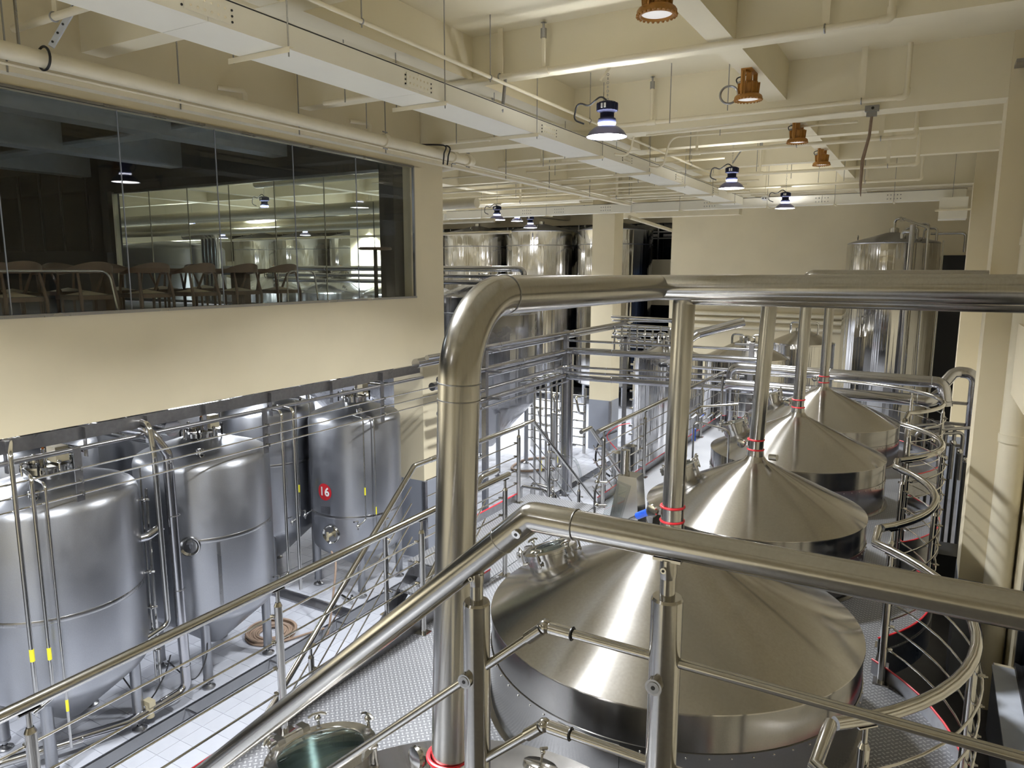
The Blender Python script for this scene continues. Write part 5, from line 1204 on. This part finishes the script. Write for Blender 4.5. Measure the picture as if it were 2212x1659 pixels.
# loose hanger rods in the far left bay and between the beams
hr = [(-6.3, 6.9), (-7.1, 8.2), (-6.6, 9.7), (-5.9, 11.9), (-6.7, 12.8), (-7.2, 14.3), (-6.0, 15.3), (-5.7, 17.5), (-6.9, 17.9), (-3.3, 10.0), (-3.0, 11.5), (-3.9, 13.0), (-3.3, 15.6), (-2.9, 17.2), (-2.5, 18.4), (-1.9, 17.8), (-1.6, 19.1), (-2.4, 9.5), (-9.0, 16.9), (-10.1, 17.7)]
for x, y in hr: single('hanger_rod', MB().cyl((x, y, 2.02-.05*((x*7) % 3)), (x, y, CEIL), .007, 6), 'band', 'thin bare threaded rod hanging from the ceiling among the pipes', 'rod', 'bare ceiling rods')
for k, (y, x1, z) in enumerate(((17.3, -3.6, 2.0), (18.9, -4.2, 2.1), (15.2, -5.2, 2.0), (14.6, -3.7, 2.14))):
    single('ceiling_pipe', MB().tube([(-12.5, y, z), (x1, y, z)], .022, 10), 'cpipe', ['first', 'second', 'third', 'fourth'][k]+' thin cream cross pipe in the far left ceiling', 'pipe', 'thin cream ceiling pipes')
single('ceiling_pipe', MB().tube([(-14, 20.6, 1.95), (-8.3, 20.6, 1.95)], .11, 16), 'cpipe', 'fat cream pipe over the far left bay behind the trunking', 'pipe')
single('ceiling_pipe', MB().tube([(-14, 19.3, 1.98), (-9.2, 19.3, 1.98), (-8.9, 19.3, 1.98)], .10, 16), 'cpipe', 'fat cream pipe with coupling in the far left ceiling', 'pipe')
single('ceiling_duct', MB().box(-9.3, -5.2, 22.5, 22.9, 1.65, 2.0), 'cpipe', 'cream box beam over the far left bay, behind the crossing trunking', 'duct', smooth=False)
single('ceiling_pipe', MB().tube([(-8.1, 21.1, 1.57), (-8.5, 26.8, 1.42)], .06, 10), 'cpipe', 'slanting cream pipe right of the far column', 'pipe')
# pipes of the bay behind the glass
for k, (y, z, r) in enumerate(((12.4, 1.35, .11), (13.1, 1.15, .09), (12.9, .98, .07), (14.8, 1.55, .12), (15.6, 1.2, .05), (16.4, .95, .04))):
    single('ceiling_pipe', MB().tube([(-34, y+1.2, z), (-9.5, y, z)], r, 14), 'cpipe', ['first', 'second', 'third', 'fourth', 'fifth', 'sixth'][k]+' cream pipe high in the bay behind the glass', 'pipe', 'cream pipes behind the glass')
single('cable_trunking', MB().box(-34, -14.05, 19.9, 20.2, 1.55, 1.8), 'duct', 'cream trunking crossing the bay behind the glass', 'trunking', smooth=False)
for k, (z, r) in enumerate(((.02, .07), (-.14, .05))): single('header_pipe', MB().tube([(-34, 15.0, z), (-18.1, 15.0, z)], r, 12), 'clad', ['upper', 'lower'][k]+' clad header pipe behind the glass and the chairs', 'pipe')
# lamps under the mezzanine over the tanks
for x, y, lab in ((-9.9, 3.4, 'near'), (-9.9, 7.6, 'far'), (-12.0, 5.5, 'rear'), (-6.9, 4.9, 'aisle')):
    if lab == 'aisle': continue
    g = thing('strip_lamp', lab+' white strip lamp under the mezzanine floor', 'lamp', (x, y, -1.3), 'strip lamps under the mezzanine')
    build('body', MB().box(x-.08, x+.08, y-.6, y+.6, -1.25, -1.1), 'white', g, smooth=False); build('tube', MB().cyl((x, y-.58, -1.28), (x, y+.58, -1.28), .02, 10), 'lens', g)
    area_light('lamp_light', (x, y, -1.31), .15, LAMP_W*.32, g, (.93, .96, 1.0), shape='RECTANGLE', sy=1.1)

# ------------------------------------------------------------------ furniture in the mezzanine room
MZ = -.76
def chair(label, x, y, rz, first=None):
    if first is not None: return copy_tree(first, loc=(x, y, MZ), label=label, rotz=rz)
    t = thing('wooden_armchair', label, 'chair', (0, 0, MZ), 'wooden armchairs at the long table')
    # local frame: the sitter looks along -X
    b = MB(); b.prism([(-.24, -.24), (.20, -.22), (.23, -.1), (.23, .1), (.20, .22), (-.24, .24)], MZ+.40, MZ+.45); build('seat_frame', b, 'wood', t)
    b = MB(); b.add([(.0, .0, MZ+.50)]+[(.22*math.cos(2*PI*i/20)-.01, .215*math.sin(2*PI*i/20), MZ+.455) for i in range(20)], [(0, 1+i, 1+(i+1) % 20) for i in range(20)]); build('cushion', b, 'leather', t, label='beige leather seat cushion')
    pts = []; hts = []
    for i in range(21):
        a = math.radians(-105+10.5*i); pts.append((-.02+.27*math.cos(a), .275*math.sin(a))); hts.append(MZ+.70+.075*max(0, math.cos(a)))
    b = MB(); vs = []
    for (px, py), h in zip(pts, hts):
        a = math.atan2(py, px+.02); w = .012+.010*max(0, math.cos(a)); hh = .016+.045*max(0, math.cos(a))**1.5
        c, s = math.cos(a), math.sin(a)
        for dw, dh in ((-w, -hh), (w, -hh), (w*1.3, hh), (-w*.7, hh)): vs.append((px+c*dw, py+s*dw, h+dh))
    fs = []
    for i in range(20):
        for j in range(4): fs.append((i*4+j, i*4+(j+1) % 4, i*4+4+(j+1) % 4, i*4+4+j))
    fs += [(0, 1, 2, 3), (80, 83, 82, 81)]
    b.add(vs, fs); build('backrest', b, 'wood', t, angle=60)
    for (x0, y0, x1, y1, zt) in ((-.23, -.22, -.10, -.262, .70), (-.23, .22, -.10, .262, .70), (.24, -.21, .165, -.19, .735), (.24, .21, .165, .19, .735)):
        build('leg', MB().tube([(x0, y0, MZ), (x0*.95+x1*.05, y0, MZ+.42), (x1, y1, MZ+zt)], [.014, .020, .014], 10), 'wood', t)
    return t
lab = ['farthest wooden armchair by the glass, right end of the row', 'second wooden armchair by the glass from the right end', 'third wooden armchair by the glass from the right end', 'fourth wooden armchair by the glass from the right end', 'fifth wooden armchair by the glass from the right end', 'sixth wooden armchair by the glass, cut by the left edge']
c0_ = chair(lab[0], 0, 0, 0)
for k, y in enumerate((7.85, 7.10, 6.38, 5.70, 4.95, 4.15)):
    if k == 0: c0_.location = (-8.62, y, MZ)
    else: chair(lab[k], -8.62, y, .05*((k % 3)-1), c0_)
c0_.rotation_euler = (0, 0, -.06)
lab2 = ['farthest', 'second', 'third', 'fourth', 'fifth']
for k, y in enumerate((7.75, 7.0, 6.3, 5.6, 4.9)): chair('wooden armchair on the far side of the long table, '+lab2[k]+' from the right end', -10.2, y, PI+.05*((k % 2)-.5), c0_)
t = thing('long_table', 'long dark wooden table behind the row of armchairs', 'table', (-9.4, 6.2, MZ))
build('table_top', MB().box(-9.85, -8.98, 3.2, 8.35, MZ+.70, MZ+.76), 'wood', t, smooth=False)
for y in (3.6, 5.6, 7.8): build('leg', MB().box(-9.55, -9.25, y-.06, y+.06, MZ, MZ+.70), 'wood', t, smooth=False)
t = thing('bar_table', 'small round high table on a dark pole in the corner of the glass room', 'table', (-8.47, 9.92, MZ))
build('table_top', MB().lathe([(0, 1.135), (.27, 1.135), (.285, 1.12), (.285, 1.10), (.27, 1.09), (0, 1.09)], (-8.47, 9.92, MZ), 32), 'wood', t); build('pole', MB().cyl((-8.47, 9.92, MZ+.03), (-8.47, 9.92, MZ+1.09), .035, 14), 'dark', t); build('base', MB().lathe([(0, 0), (.2, 0), (.2, .02), (.03, .035)], (-8.47, 9.92, MZ), 24), 'dark', t)
cable('thin light chain hanging behind the round high table', [(-8.9, 10.4, 1.2), (-8.9, 10.4, .8), (-8.88, 10.4, .1), (-8.9, 10.4, -.4)], .008, 'plate', 'chain', 'chain')
hr_ = thing('reflected_rail', 'bright steel rail imitating a railing reflected in the glazing at the left edge', 'railing', (-8.16, 3, -.5))  # rail added in place of a railing's reflection in the glass
build('rail', MB().tube(fillet([(-8.16, .5, -.03), (-8.16, 4.95, -.03), (-8.16, 5.02, -.5)], .12, 5), .013, 10), 'rail', hr_)
hr_ = thing('reflected_rail', 'short bright steel rail imitating a railing reflected in the glazing right of the last chair', 'railing', (-8.16, 8, -.5))  # second rail standing in for the mirrored railing
build('rail', MB().tube(fillet([(-8.16, 7.6, -.5), (-8.16, 7.6, -.03), (-8.16, 8.15, -.03), (-8.16, 8.2, -.5)], .12, 5), .012, 10), 'rail', hr_)
area_light('room_fill', (-13.0, 4.0, 2.05), 1.2, LAMP_W*.14, None, (.85, .92, 1.0))  # fill light without a fixture, added to brighten the room

# ------------------------------------------------------------------ lift the whole place so that the floor lies at zero
for o in list(SC.objects):
    if o.parent is None:
        if o is cam: o.matrix_world = Matrix.Translation((0, 0, -FLOOR)) @ o.matrix_world
        else: o.location.z -= FLOOR
